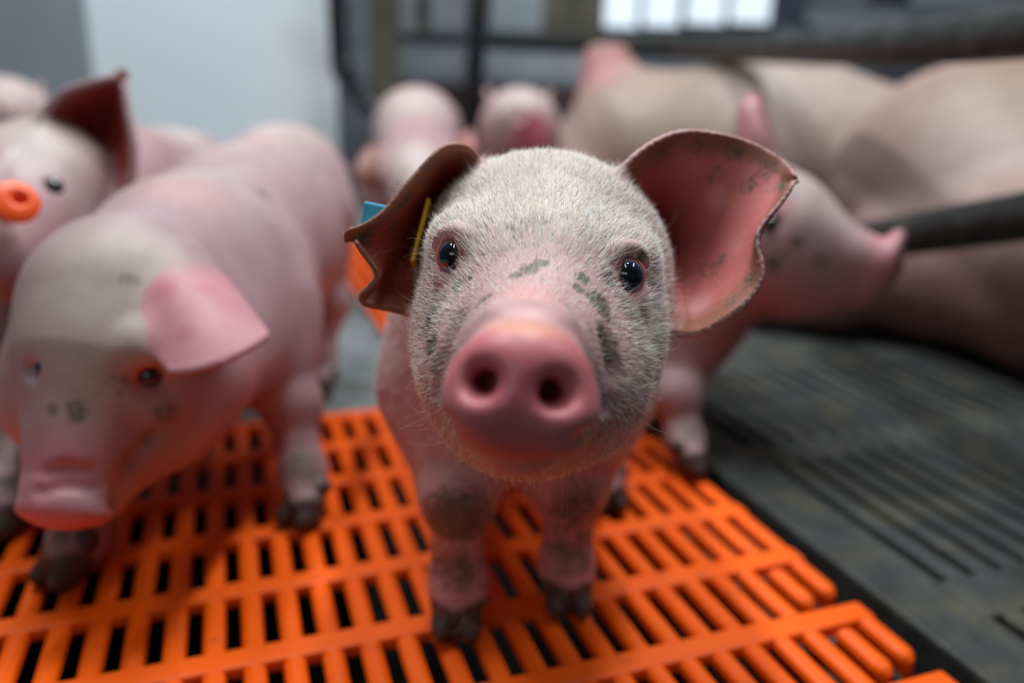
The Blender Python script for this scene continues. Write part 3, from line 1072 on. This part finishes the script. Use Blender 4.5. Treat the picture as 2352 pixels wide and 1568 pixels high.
def bristles(root, base, b, v, f, p, er, el, eyes):
    V = v[f]                                        # quads
    n1 = np.cross(V[:, 2] - V[:, 0], V[:, 3] - V[:, 1])
    ar = np.linalg.norm(n1, axis=1); nf = n1 / (ar[:, None] + 1e-12)
    # smooth normals over vertices
    vn = np.zeros_like(v)
    for k in range(4): np.add.at(vn, f[:, k], nf * ar[:, None])
    vn /= np.linalg.norm(vn, axis=1, keepdims=True) + 1e-12
    cen = V.mean(1)
    rel = cen - CAM
    d = rel @ FW
    ix = 1176 + F_PX * (rel @ RX) / d; iy = 784 + F_PX * (rel @ DN) / d
    disc = W(1197, 890, .232)
    A = cam_axes(math.radians(6.5))
    q = (cen - disc) @ A.T
    on_disc = (np.sqrt((q[:, 0] / mpx(205, .232)) ** 2 + (q[:, 1] / mpx(175, .232)) ** 2) < 1) & (d < .252)
    muz = np.clip((d - .245) / .05, 0, 1)
    dens = np.where(d < .43, 1.0, 0.25) * muz
    dens[on_disc] = 0
    dens[cen[:, 2] < 0.10] *= 0.15
    dens[d > .52] = 0
    for c, r, g, ax, aw, ah in eyes:
        e = (cen - (c + g * r)) @ ax.T
        dens[(np.sqrt((e[:, 0] / (aw * 1.7)) ** 2 + (e[:, 1] / (ah * 1.55)) ** 2) < 1) & (np.abs(e[:, 2]) < .012)] *= 0.05
    ear = np.zeros(len(cen))
    for fl, sg in ((er, 1), (el, -1)):
        bx = np.nonzero(np.all((cen > fl.lo - .003) & (cen < fl.hi + .003), axis=1))[0]
        nn = fl.near(cen[bx].astype(np.float32))
        qq = cen[bx] - fl.S[nn]
        on = (np.linalg.norm(qq, axis=1) < fl.h[nn] + .0055) & (fl.U[nn] > 0.12)
        ear[bx[on]] = 1
        vv, uu = fl.V[nn], fl.U[nn]
        edge = np.minimum(np.minimum(vv, 1 - vv) * 2, 1 - uu)
        ear[bx[on & (edge < .3)]] = 0.5
    dens = np.where(ear == 1, 0.05, np.where(ear == .5, 0.02, dens))
    facing = (nf * -unit_rows(rel)).sum(1)
    dens[facing < -0.45] *= 0.1
    w = ar * dens
    N = 95000
    pick = rng.choice(len(f), N, p=w / w.sum())
    a, c2 = rng.random((2, N))
    Q = V[pick]
    P0 = (Q[:, 0] * ((1 - a) * (1 - c2))[:, None] + Q[:, 1] * (a * (1 - c2))[:, None] + Q[:, 2] * (a * c2)[:, None] + Q[:, 3] * ((1 - a) * c2)[:, None])
    nrm = vn[f[pick, 0]]
    # hair lies back from the snout
    src = W(1215, 760, .245)
    flow = P0 - src
    flow = flow + 0.25 * FW * np.linalg.norm(flow, axis=1, keepdims=True)
    # on the chin it hangs, on the crown it leans up and back
    py = iy[pick]
    flow += DN * (np.clip((py - 900) / 160, 0, 1) * 0.05)[:, None]
    T = flow - nrm * (flow * nrm).sum(1, keepdims=True)
    T /= np.linalg.norm(T, axis=1, keepdims=True) + 1e-9
    # tufts: shared jitter on a coarse lattice
    cell = np.floor(P0 / 0.0042).astype(np.int64)
    h = (cell[:, 0] * 73856093 ^ cell[:, 1] * 19349663 ^ cell[:, 2] * 83492791) % 4096
    tuft = rng.normal(0, 1, (4096, 3))[h]
    lift = 0.20 + 0.07 * rng.normal(size=N)
    dirs = T + nrm * lift[:, None] + 0.07 * tuft + 0.10 * rng.normal(size=(N, 3))
    dirs /= np.linalg.norm(dirs, axis=1, keepdims=True)
    bend = -nrm * 0.12 + 0.12 * rng.normal(size=(N, 3))
    ed = ear[pick]
    L = 0.0056 * (0.65 + 0.6 * rng.random(N)) * np.where(d[pick] < .29, 0.55, 1.0) * np.where(ed > 0, 0.42, 1.0)
    L *= np.where((ix[pick] > 1400) & (iy[pick] > 640) & (ed == 0), 1.3, 1.0)
    rad = np.full(N, 0.000058) * (0.8 + 0.5 * rng.random(N)) * np.where(ed > 0, .8, 1)
    cols = np.tile(lin(250, 246, 240), (N, 1)) * (0.95 + 0.2 * rng.random((N, 1)))
    mud = p.m[f[pick, 0]]
    dirt = rng.random(N) < np.clip(0.07 + 0.75 * (mud - 0.25), 0.05, 0.7)
    cols[dirt] = lin(104, 92, 68) * (0.5 + 0.9 * rng.random((dirt.sum(), 1)))
    tan = (~dirt) & (rng.random(N) < 0.16)
    cols[tan] = lin(206, 192, 162)
    cols[ed > 0] = lin(176, 126, 106) * (.7 + .5 * rng.random(((ed > 0).sum(), 1)))
    o = hair_object('bristles', root, base, P0, dirs, bend, L, rad, cols, HAIR_MAT)
    o['kind'] = 'stuff'; o['label'] = 'fine white bristles'
    # long sparse whiskers on chin, cheeks, ear mouths, brows
    wz = ar * np.where((d > .25) & (d < .40) & (~on_disc), 0.06, 0)
    wz *= 1 + 10 * ((iy > 930) & (iy < 1100)) + 3 * ((ix > 1440) & (iy > 620)) + 2.5 * ((ix < 1040) & (iy > 560))
    N2 = 420
    pick = rng.choice(len(f), N2, p=wz / wz.sum())
    P0 = V[pick].mean(1); nrm = vn[f[pick, 0]]
    flow = P0 - src + DN * 0.01
    T = flow - nrm * (flow * nrm).sum(1, keepdims=True); T /= np.linalg.norm(T, axis=1, keepdims=True) + 1e-9
    dirs = T * 0.7 + nrm * 0.7 + 0.25 * rng.normal(size=(N2, 3)); dirs /= np.linalg.norm(dirs, axis=1, keepdims=True)
    L = 0.008 + 0.010 * rng.random(N2)
    o = hair_object('whiskers', root, base, P0, dirs, 0.35 * rng.normal(size=(N2, 3)) - nrm * .2, L, np.full(N2, 0.000045), np.tile(lin(232, 214, 198), (N2, 1)), HAIR_MAT, 7)
    o['kind'] = 'stuff'; o['label'] = 'long thin pale whiskers'
    # lashes
    P0, dirs, bend = [], [], []
    for c, r, g, ax, aw, ah in eyes:
        out = -1 if (c - W(1240, 600, .315)) @ RX < 0 else 1
        for _ in range(70):
            a_ = math.radians(random.uniform(-100, -15))
            x, y = aw * 1.25 * math.cos(a_) * out, ah * 1.22 * math.sin(a_)
            z = r * math.sqrt(max(0.05, 1 - (x * x + y * y) / (r * r))) + .001
            P0.append(c + ax[0] * x + ax[1] * y + ax[2] * z)
            dirs.append(unit(ax[0] * x / aw + ax[1] * y / ah * 0.3 + ax[2] * 0.5 + 0.2 * rng.normal(size=3)))
            bend.append(ax[1] * 0.7 + ax[0] * out * 0.4)
    P0, dirs, bend = map(np.array, (P0, dirs, bend))
    o = hair_object('eyelashes', root, base, P0, dirs, bend, 0.005 + 0.004 * rng.random(len(P0)), np.full(len(P0), 0.00006), np.tile(lin(236, 226, 206), (len(P0), 1)), HAIR_MAT, 7)
    o['kind'] = 'stuff'; o['label'] = 'pale eyelashes'


def unit_rows(a):
    return a / (np.linalg.norm(a, axis=1, keepdims=True) + 1e-12)


front_piglet()


# ================================================================== the other piglets
def ear_mask(v, fl):
    w = np.zeros(len(v))
    ix = np.nonzero(np.all((v > fl.lo - .004) & (v < fl.hi + .004), axis=1))[0]
    n = fl.near(v[ix].astype(np.float32))
    on = np.linalg.norm(v[ix] - fl.S[n], axis=1) < fl.h[n] + .0028
    w[ix] = on * smooth01((fl.U[n] - .05) / .25)
    return w


def finish_pig(b, legs, label, base, vox, paints, eyes=(), name='piglet', mat=None, group=G_PIG, base_col=lin(190, 156, 160), ears=(), eye_r=0.0065):
    v, f = b.mesh(vox)
    p = Paint(v, base_col)
    for fl, sg, kw in ears: paint_ear(p, fl, sg, **kw)
    c0, box = p.c.copy(), None
    p.c[:] = base_col
    ear_w = np.zeros(len(v))
    for fl, sg, kw in ears:
        ear_w = np.maximum(ear_w, ear_mask(v, fl))
    for fn in paints[:1]: fn(p)
    p.c += ear_w[:, None] * (c0 - p.c)
    for fn in paints[1:]: fn(p)
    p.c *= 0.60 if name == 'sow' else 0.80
    paint_feet(p, legs, 0.8)
    root = empty(name, tuple(base))
    tag(root, label, 'pig' if name == 'sow' else 'piglet', group)
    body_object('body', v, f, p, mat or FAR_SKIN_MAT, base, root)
    for c, r, g in eyes: eyeball(root, base, c, r, g, spread=1.5)
    return root


def place_eye(b, px, py, gaze, r, sink=0.55, cut=True):
    h = b.hit(px, py)
    g = unit(gaze)
    c = h - g * r * sink
    if cut: b.cut(Ell(h, (r * 0.95,) * 3), 0.004)
    return c, r, g


def sniffing_piglet():
    b = Body()
    base = np.array([*floor_at(600, 1080)[:2], 0])
    # trunk runs back to the right
    b.add(Cone(W(445, 650, .61), W(565, 555, .73), .076, .080), .03)
    b.add(Cone(W(565, 555, .73), W(655, 435, .86), .080, .070), .03)
    b.add(Ell(W(560, 700, .64), (.052, .05, .055)), .03)
    b.add(Cone(W(290, 700, .50), W(440, 640, .60), .056, .070), .03)
    b.add(Cone(W(430, 850, .50), W(520, 760, .60), .040, .055), .03)           # throat
    fwd = unit(np.array([-0.45, -1, 0]))
    legs = [leg(b, W(610, 735, .62), W(672, 930, .60), W(695, 1085, .587), floor_at(703, 1200), (.036, .0180, .0142), fwd),
            leg(b, W(330, 830, .58), W(235, 1080, .535), W(178, 1240, .515), floor_at(160, 1330), (.034, .0185, .0142), fwd),
            leg(b, W(705, 520, .83), W(752, 690, .835), W(742, 815, .83), floor_at(745, 905), (.050, .0200, .0120), fwd),
            leg(b, W(600, 560, .83), W(640, 720, .81), W(668, 840, .80), floor_at(672, 925), (.050, .0200, .0120), fwd)]
    # head hanging down, snout to the floor
    ax_f = unit(W(150, 1150, .436) - W(225, 830, .462))           # face axis, forehead to snout
    right = unit(W(330, 800, .455) - W(110, 800, .452)); right = unit(right - ax_f * (right @ ax_f))
    A = np.array([right, ax_f, np.cross(right, ax_f)])
    b.add(Ell(W(268, 745, .485), (.051, .060, .052), A), .02)
    b.add(Cone(W(238, 850, .468), W(158, 1110, .442), .043, .0235), .02)
    b.add(Ell(W(395, 905, .492), (.036, .046, .036), A), .02)
    b.add(Ell(W(140, 880, .490), (.034, .044, .034), A), .02)
    b.add(Cone(W(335, 935, .485), W(222, 1120, .462), .034, .019), .018)
    for q0, q1, r_ in (((262, 822, .446), (330, 800, .443), .010), ((330, 800, .443), (398, 842, .455), .010), ((300, 905, .450), (360, 925, .456), .009), ((360, 925, .456), (408, 900, .462), .009)):
        b.add(Cone(W(*q0), W(*q1), r_, r_), .012)                  # brow and lower lid
    b.add(Ell(W(148, 1176, .436), (.0252, .0062, .0185), A), .006)  # disc
    b.add(Ell(W(146, 1150, .432), (.018, .012, .010), A), .010)
    e1 = Flap([W(345, 600, .478), W(316, 690, .455), W(345, 775, .437), W(402, 846, .424)],
              [W(400, 580, .478), W(425, 660, .452), W(465, 745, .438), W(505, 822, .430)],
              [W(450, 590, .492), W(510, 645, .480), W(560, 710, .468), W(602, 768, .456)], (.007, .0046), 30, 24)
    b.add(e1, .010)
    e2 = Flap([W(175, 590, .520), W(130, 640, .525), W(110, 700, .53)], [W(190, 600, .535), W(150, 660, .545), W(120, 720, .545)],
              [W(200, 640, .55), W(170, 690, .56), W(130, 730, .555)], (.007, .0046), 20, 16)
    b.add(e2, .010)
    hs = [b.hit(*q) for q in ((95, 1128), (150, 1112), (215, 1122))]
    for h0, h1 in zip(hs[:-1], hs[1:]): b.cut(Cone(h0, h1, .0018, .0018), .006)
    hs = [b.hit(*q) for q in ((110, 1085), (150, 1076), (200, 1082))]
    for h0, h1 in zip(hs[:-1], hs[1:]): b.cut(Cone(h0, h1, .0014, .0014), .006)
    hs = [b.hit(*q) for q in ((262, 1150), (300, 1060), (350, 1000))]
    for h0, h1 in zip(hs[:-1], hs[1:]): b.cut(Cone(h0, h1, .0022, .0018), .006)
    eye = place_eye(b, 348, 868, -FW + RX * .7 + DN * .3, .0060, .75)
    eye2 = place_eye(b, 68, 850, -FW * .3 - RX + DN * .2, .0050, 1.5)
    def paints(p):
        p.c[:] = lin(192, 160, 166)
        for px, py, r, c_ in ((350, 985, .028, lin(150, 130, 118)), (300, 1060, .020, lin(160, 132, 124)), (250, 900, .03, lin(168, 146, 130)), (690, 1060, .02, lin(150, 130, 110))):
            p.spot(b.hit(px, py), r, c_, .75, .1)
        p.spot(W(265, 700, .45), .075, lin(206, 190, 180), .85, .3)
        p.spot(W(430, 520, .60), .10, PALE, .6, .2)
        p.spot(W(560, 420, .74), .10, PALE, .6, .2)
        p.spot(W(250, 860, .43), .045, lin(196, 178, 164), .6, .2)
        p.spot(W(140, 1080, .43), (.030, .040, .03), PINK, .75, .3, A)
        p.spot(W(148, 1180, .436), (.030, .012, .025), lin(228, 128, 148), .95, .6, A)
        p.spot(W(340, 880, .437), .016, lin(196, 96, 96), .8, .3)
        p.spot(W(85, 850, .45), .016, lin(200, 110, 106), .6, .3)
        p.spot(W(650, 340, .82), .07, PALE, .7, .3)
        p.spot(W(560, 360, .74), .05, lin(226, 150, 152), .5, .2)
        p.spot(W(420, 480, .56), .05, lin(226, 150, 152), .35, .2)
        p.spot(W(480, 900, .50), .05, lin(214, 120, 104), .5, .2)
        for px, py, r, k in ((180, 945, .010, .75), (120, 940, .007, .6), (380, 950, .012, .55), (330, 1000, .012, .5), (600, 440, .018, .5), (720, 380, .02, .45), (270, 880, .016, .4), (300, 640, .01, .4)):
            p.mud(b.hit(px, py), r, k)
    def ear_paint(p):
        p.spot(b.hit(375, 660), .014, lin(206, 112, 122), .6, .1); p.spot(b.hit(425, 760), .010, lin(200, 112, 124), .5, .1); p.spot(b.hit(470, 660), .010, lin(204, 116, 124), .5, .1)
    finish_pig(b, legs, 'pink piglet with lowered head sniffing the orange slats, ear hanging forward', base, .0022, [paints, ear_paint], [eye, eye2],
               ears=[(e1, 1, dict(inner=lin(224, 158, 168), deep=lin(222, 146, 150), outer=lin(220, 150, 150), rim_k=.15, fade=.4)), (e2, 1, dict())])


sniffing_piglet()


def edge_piglet():
    """piglet cut by the left picture edge: head turned to the lens, orange tag"""
    b = Body()
    base = np.array([*floor_at(60, 1150)[:2], 0])
    b.add(Cone(W(110, 560, .72), W(250, 455, .88), .076, .080), .03)
    b.add(Cone(W(250, 455, .88), W(420, 425, 1.08), .080, .074), .03)
    b.add(Cone(W(90, 470, .66), W(120, 560, .73), .060, .072), .03)
    fwd = np.array([-.3, -1, 0])
    legs = [leg(b, W(40, 690, .66), W(5, 950, .60), W(20, 1110, .575), floor_at(25, 1218), (.036, .0185, .0145), fwd),
            leg(b, W(190, 700, .73), W(150, 860, .70), W(140, 960, .69), (*(W(140, 960, .69)[:2]), 0), (.036, .0185, .0145), fwd)]
    q = W(420, 425, 1.08)
    for dx in (-.05, .05):
        h = np.array([q[0] + dx, q[1] - .01, .14]); fo = np.array([q[0] + dx * 1.1, q[1] + .01, 0])
        legs.append(leg(b, h, fo + (0, .03, .085), fo + (0, .02, .035), fo, (.05, .02, .0125), fwd))
    b.add(Ell(W(105, 420, .64), (.054, .052, .050)), .02)
    b.add(Cone(W(85, 470, .61), W(-20, 590, .535), .042, .026), .02)
    b.add(Cone(W(110, 530, .63), W(40, 630, .56), .036, .020), .02)
    b.add(Ell(W(-34, 605, .528), (.022, .010, .018)), .008)
    b.add(Ell(W(160, 500, .64), (.030, .03, .034)), .02)
    e1 = Flap([W(150, 340, .63), W(110, 275, .62), W(150, 220, .62), W(215, 195, .625), W(274, 180, .635)],
              [W(220, 400, .665), W(215, 340, .672), W(235, 290, .672), W(255, 240, .66), W(276, 184, .636)],
              [W(255, 470, .64), W(296, 415, .63), W(304, 340, .628), W(292, 260, .632), W(279, 190, .637)], (.007, .005), 28, 24)
    b.add(e1, .010)
    e2 = Flap([W(20, 330, .600), W(-20, 400, .555), W(8, 470, .530)], [W(-20, 335, .600), W(-60, 410, .560), W(-10, 490, .535)],
              [W(-60, 360, .620), W(-110, 440, .590), W(-50, 510, .550)], (.007, .005), 20, 16)
    b.add(e2, .010)
    eye = place_eye(b, 124, 426, -FW + RX * .45, .0064, .75)
    def paints(p):
        p.spot(W(60, 350, .60), .06, PALE, .85, .3)
        p.spot(W(90, 400, .60), .022, lin(226, 150, 150), .8, .2)
        p.spot(W(160, 480, .60), .03, PALE, .5, .2)
        p.spot(W(80, 600, .57), .04, PINK, .6, .2)
        p.spot(W(370, 330, 1.0), .09, PALE, .9, .3)
        p.mud(b.hit(20, 900), .02, .5); p.mud(b.hit(25, 1050), .02, .5)
    root = finish_pig(b, legs, 'piglet cut by the left frame edge with a bright orange ear tag', base, .0026, [paints], [eye],
                      ears=[(e1, -1, dict(inner=lin(196, 84, 76), deep=lin(150, 36, 36), outer=lin(220, 150, 146), rim_k=.3)), (e2, 1, dict())])
    # orange tag: dished button with a dark socket
    c = W(34, 462, .515)
    nrm = unit(-FW + RX * .75 - DN * .45)
    ax = np.array([unit(np.cross(DN, nrm)), unit(np.cross(nrm, np.cross(DN, nrm))), nrm])
    vs, fs = [], []
    prof = [(0.0, -.004), (.0035, -.004), (.0042, .0015), (.0062, .0022), (.0128, .0), (.0138, -.0012), (.0128, -.003), (.006, -.0035), (.004, -.009), (0.0, -.009)]
    S = 28
    for r_, z in prof:
        for k in range(S):
            a = 2 * math.pi * k / S
            vs.append(c + ax[0] * (r_ * 1.1 * math.cos(a) - (1 - r_ / .0138) * .004) + ax[1] * (r_ * 1.12 * math.sin(a) - (1 - r_ / .0138) * .002) + ax[2] * z - base)
    for i in range(len(prof) - 1):
        for k in range(S):
            fs.append((i * S + k, i * S + (k + 1) % S, (i + 1) * S + (k + 1) % S, (i + 1) * S + k))
    o = link('ear_tag', mesh_from('orange_ear_tag', vs, [f[::-1] for f in fs], True), root, M_TAGORA)
    o['label'] = 'bright orange button ear tag'
    link('tag_stud', tube_mesh('tag_stud', [c - nrm * .008 - base, W(-4, 462, .532) - base], .003, 10), root, M_TAGORA)


edge_piglet()


def profile_piglet():
    """piglet behind the front one, head in profile to the right"""
    b = Body()
    base = np.array([*floor_at(1560, 1060)[:2], 0])
    b.add(Cone(W(1560, 600, .76), W(1440, 570, .86), .072, .074), .03)
    b.add(Cone(W(1440, 570, .86), W(1350, 555, .97), .074, .068), .03)
    b.add(Cone(W(1740, 560, .71), W(1590, 610, .75), .056, .068), .03)
    b.add(Ell(W(1570, 720, .73), (.05, .05, .05)), .03)
    fwd = unit(np.array([.8, -.5, 0]))
    q = W(1350, 555, .97)
    legs = [leg(b, W(1580, 740, .725), W(1553, 905, .695), W(1572, 1010, .682), floor_at(1580, 1086), (.040, .0190, .0135), fwd),
            leg(b, W(1500, 740, .77), W(1470, 880, .76), W(1478, 960, .755), (*(W(1480, 960, .755)[:2]), 0), (.038, .0185, .0130), fwd)]
    for dx, dy in ((-.03, .05), (.03, -.04)):
        fo = np.array([q[0] + dx, q[1] + dy, 0])
        legs.append(leg(b, np.array([q[0] + dx * .8, q[1] + dy * .8, .14]), fo + (-.02, 0, .085), fo + (-.015, 0, .035), fo, (.048, .02, .0125), fwd))
    axf = unit(W(2040, 590, .665) - W(1790, 535, .695))
    upv = unit(W(1790, 400, .69) - W(1790, 535, .695)); upv = unit(upv - axf * (upv @ axf))
    A = np.array([axf, upv, np.cross(axf, upv)])
    b.add(Ell(W(1762, 512, .705), (.058, .050, .048), A), .02)
    b.add(Cone(W(1835, 568, .692), W(2000, 606, .670), .042, .0235), .02)
    b.add(Ell(W(1790, 625, .70), (.046, .036, .042), A), .02)
    b.add(Cone(W(1850, 650, .69), W(1965, 664, .676), .028, .0165), .018)
    b.add(Ell(W(2048, 592, .665), (.0070, .0225, .0215), A), .008)
    b.add(Ell(W(2060, 552, .664), (.0060, .0085, .010), A), .006)
    e1 = Flap([W(1704, 400, .70), W(1702, 310, .692), W(1708, 250, .69), W(1722, 226, .69)],
              [W(1745, 390, .675), W(1735, 310, .676), W(1726, 255, .682), W(1724, 226, .69)],
              [W(1786, 400, .69), W(1766, 320, .685), W(1747, 255, .687), W(1735, 225, .69)], (.008, .0056), 24, 20)
    b.add(e1, .012)
    e2 = Flap([W(1650, 400, .745), W(1640, 360, .75), W(1660, 345, .75)], [W(1690, 395, .75), W(1680, 360, .755), W(1672, 345, .752)],
              [W(1720, 410, .745), W(1710, 370, .75), W(1680, 345, .75)], (.008, .0056), 18, 16)
    b.add(e2, .012)
    eye = place_eye(b, 1775, 511, -FW + RX * .55, .0072)
    def paints(p):
        p.spot(W(1850, 450, .67), .05, PALE, .8, .3)
        p.spot(W(2030, 590, .665), .034, PINK, .9, .4)
        p.spot(W(1800, 480, .66), .018, lin(224, 150, 148), .7, .2)
        p.spot(W(1690, 740, .69), .06, lin(220, 128, 108), .5, .2)
        for px, py, r, k in ((1775, 605, .013, .85), (1830, 555, .010, .8), (1880, 600, .014, .55), (1900, 660, .012, .4), (1800, 580, .012, .5)):
            p.mud(b.hit(px, py), r, k)
    finish_pig(b, legs, 'piglet with head in profile, snout pointing at the dark pipe', base, .0026, [paints], [eye],
               ears=[(e1, -1, dict(inner=lin(222, 160, 166), deep=lin(220, 156, 160), outer=lin(220, 166, 166), rim=lin(180, 90, 84), rim_k=.4)), (e2, 1, dict())])


profile_piglet()


def far_legs(b, pts, fwd, r=(.048, .02, .0125)):
    out = []
    for x, y in pts:
        fo = np.array([x, y, 0.0])
        out.append(leg(b, fo + (0, 0, .14), fo + (0, .012, .085), fo + (0, .006, .035), fo, r, fwd))
    return out


def facing_piglet():
    """further piglet facing the lens, dome of its back above the face"""
    b = Body()
    c1, c2 = W(958, 305, 1.28), W(962, 300, 1.46)
    base = np.array([c1[0], c1[1], 0])
    b.add(Cone(c1, c2, .066, .068), .03)
    b.add(Cone(W(962, 400, 1.12), c1, .056, .064), .03)
    b.add(Ell((c1[0], c1[1] - .03, .15), (.06, .06, .07)), .03)
    legs = far_legs(b, [(c1[0] - .045, c1[1] - .04), (c1[0] + .045, c1[1] - .04), (c2[0] - .045, c2[1]), (c2[0] + .045, c2[1])], np.array([0, -1., 0]))
    b.add(Ell(W(962, 408, 1.09), (.052, .05, .046)), .02)
    b.add(Cone(W(962, 440, 1.06), W(955, 520, 1.0), .040, .024), .02)
    b.add(Ell(W(954, 530, .994), (.022, .008, .018)), .006)
    e1 = Flap([W(885, 350, 1.09), W(850, 345, 1.07), W(822, 385, 1.05)], [W(890, 380, 1.085), W(855, 385, 1.055), W(826, 405, 1.048)],
              [W(895, 420, 1.08), W(865, 430, 1.065), W(832, 425, 1.05)], (.009, .006), 20, 18)
    e2 = Flap([W(1030, 335, 1.10), W(1070, 312, 1.10), W(1084, 306, 1.10)], [W(1040, 360, 1.10), W(1075, 335, 1.09), W(1088, 318, 1.10)],
              [W(1045, 390, 1.09), W(1082, 350, 1.08), W(1090, 330, 1.10)], (.009, .006), 20, 18)
    b.add(e1, .012); b.add(e2, .012)
    eyes = [place_eye(b, 918, 430, -FW - RX * .6, .007), place_eye(b, 1008, 430, -FW + RX * .6, .007)]
    def paints(p):
        p.spot(W(955, 380, 1.04), .06, PALE, .9, .3)
        p.spot(W(955, 260, 1.22), .08, PALE, .8, .3)
        p.spot(W(954, 520, .99), .03, PINK, .9, .3)
        p.mud(b.hit(935, 400), .02, .5)
    finish_pig(b, legs, 'pale piglet facing the lens beyond the left ear of the front piglet', base, .0034, [paints], eyes,
               ears=[(e1, 1, dict(inner=lin(168, 118, 108), deep=lin(104, 66, 58))), (e2, -1, dict(inner=lin(190, 116, 114), deep=lin(180, 100, 100)))])


facing_piglet()


def rump_piglet(label, cx, cy, d0, d1, r, patch=True, drift=0):
    """piglet seen from behind: rump, tail, hind legs"""
    b = Body()
    c1, c2 = W(cx, cy, d0), W(cx + drift, cy, d1)
    c2[2] = c1[2] - .01
    base = np.array([c1[0], c1[1], 0])
    ax = unit(c2 - c1)
    b.add(Cone(c1, c2, r, r * .96), .03)
    b.add(Ell(c1 - (0, 0.005, .05), (r * .92, r * .8, r)), .03)
    nose = c2 + ax * .07
    b.add(Cone(c2, nose - (0, 0, .01), r * .8, .05), .03)
    b.add(Cone(nose, nose + ax * .08 - (0, 0, .04), .045, .024), .02)
    b.add(Ell(nose + ax * .088 - (0, 0, .043), (.022, .010, .018)), .006)
    sd = unit(np.cross(ax, [0, 0, 1]))
    flaps = []
    for s in (-1, 1):
        o = nose + sd * s * .035 + np.array([0, 0, .03])
        flaps.append(Flap([o - ax * .02, o + sd * s * .015 + (0, 0, .03) - ax * .02, o + sd * s * .02 + (0, 0, .05)],
                          [o + ax * .002, o + sd * s * .015 + (0, 0, .035), o + sd * s * .022 + (0, 0, .05)],
                          [o + ax * .03, o + sd * s * .02 + (0, 0, .02) + ax * .02, o + sd * s * .025 + (0, 0, .045)], (.009, .006), 16, 14))
        b.add(flaps[-1], .012)
    legs = far_legs(b, [(*(c1 + sd * s * .045)[:2],) for s in (-1, 1)] + [(*(c2 + sd * s * .042)[:2],) for s in (-1, 1)], ax)
    # curled tail
    t0 = c1 - ax * r * .9 + np.array([0, 0, r * .35])
    tp = [t0 + np.array([.010 * math.sin(a * 2.2), -.012 * a, -.010 * a + .006 * math.cos(a * 2.2)]) for a in np.linspace(0, 2.6, 8)]
    for i in range(7): b.add(Cone(tp[i], tp[i + 1], .0055 - i * .0004, .0055 - (i + 1) * .0004), .005)
    def paints(p):
        p.spot(c1 + (0, 0, r * .6), r * 1.3, PALE, .8, .3)
        if patch:
            p.spot(c1 - ax * r + (r * .35, 0, -r * .25), r * .75, lin(232, 120, 140), .9, .3)
            p.spot(c1 - ax * r + (r * .35, 0, r * .25), r * .28, lin(170, 60, 64), .9, .3)
            p.mud(c1 - ax * r * .9 + (-r * .4, 0, r * .1), r * .5, .45)
    finish_pig(b, legs, label, base, .0034, [paints])


rump_piglet('piglet seen from behind with pink rump, next to the black upright post', 1193, 298, 1.36, 1.44, .070, True, -3)
rump_piglet('pinkish piglet back far off in the upper left corner', 15, 292, 1.30, 1.46, .080, False, 10)


# ================================================================== the sow
def sow():
    b = Body()
    def G(px, d, z):
        p = W(px, 400, d); return np.array([p[0], p[1], z])
    base = np.array([*G(1900, 1.25, 0)[:2], 0])
    b.add(Cone(G(1470, 1.66, .185), G(1760, 1.52, .19), .165, .180), .08)
    b.add(Cone(G(1760, 1.52, .19), G(2080, 1.44, .165), .180, .160), .08)
    hax = np.eye(3)
    hc = G(2245, 1.17, .185)
    b.add(Ell(hc, (.20, .21, .186)), .022)
    b.add(Ell(G(2420, 1.05, .15), (.19, .17, .15)), .05)
    b.add(Cone(G(2130, 1.09, .10), G(2480, .915, .12), .085, .128), .03)                 # belly side
    b.add(Ell(G(2180, 1.05, .08), (.10, .09, .08)), .05)
    b.add(Cone(G(2120, 1.06, .085), G(1960, 1.04, .058), .070, .045), .03)  # folded hind leg
    b.add(Cone(G(1960, 1.04, .055), G(1795, 1.055, .032), .044, .028), .025)
    b.add(Ell(G(1770, 1.06, .026), (.035, .024, .025)), .012)
    b.add(Cone(G(1440, 1.66, .19), G(1365, 1.66, .15), .14, .10), .06)     # neck, head
    b.add(Cone(G(1345, 1.66, .14), G(1335, 1.50, .07), .09, .055), .05)
    b.add(Cone(G(1560, 1.50, .08), G(1480, 1.42, .05), .07, .04), .05)
    e1 = Flap([W(1345, 335, 1.62), W(1345, 230, 1.60), W(1350, 150, 1.60), W(1362, 118, 1.60)],
              [W(1385, 345, 1.585), W(1395, 240, 1.585), W(1400, 160, 1.59), W(1400, 112, 1.60)],
              [W(1425, 335, 1.62), W(1440, 240, 1.61), W(1445, 160, 1.60), W(1430, 120, 1.60)], (.018, .013), 26, 22)
    b.add(e1, .03)
    def paints(p):
        z = p.v[:, 2]
        p.mix(smooth01((.20 - z) / .15) * .75, lin(206, 146, 148))
        p.spot(G(1750, 1.45, .36), .30, lin(216, 200, 186), .7, .2)
        p.spot(G(1480, 1.5, .30), .22, lin(200, 176, 152), .6, .2)
        p.spot(G(2280, 1.05, .35), .16, lin(176, 150, 122), .7, .2)
        p.spot(G(2030, 1.10, .27), .14, lin(186, 156, 144), .6, .2)
        p.spot(W(1385, 180, 1.6), .08, lin(214, 150, 146), .8, .3)
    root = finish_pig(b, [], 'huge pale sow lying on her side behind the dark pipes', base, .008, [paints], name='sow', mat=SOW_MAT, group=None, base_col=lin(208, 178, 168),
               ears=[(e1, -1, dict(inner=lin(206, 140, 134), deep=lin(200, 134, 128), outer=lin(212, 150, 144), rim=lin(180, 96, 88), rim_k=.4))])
    return root


sow()
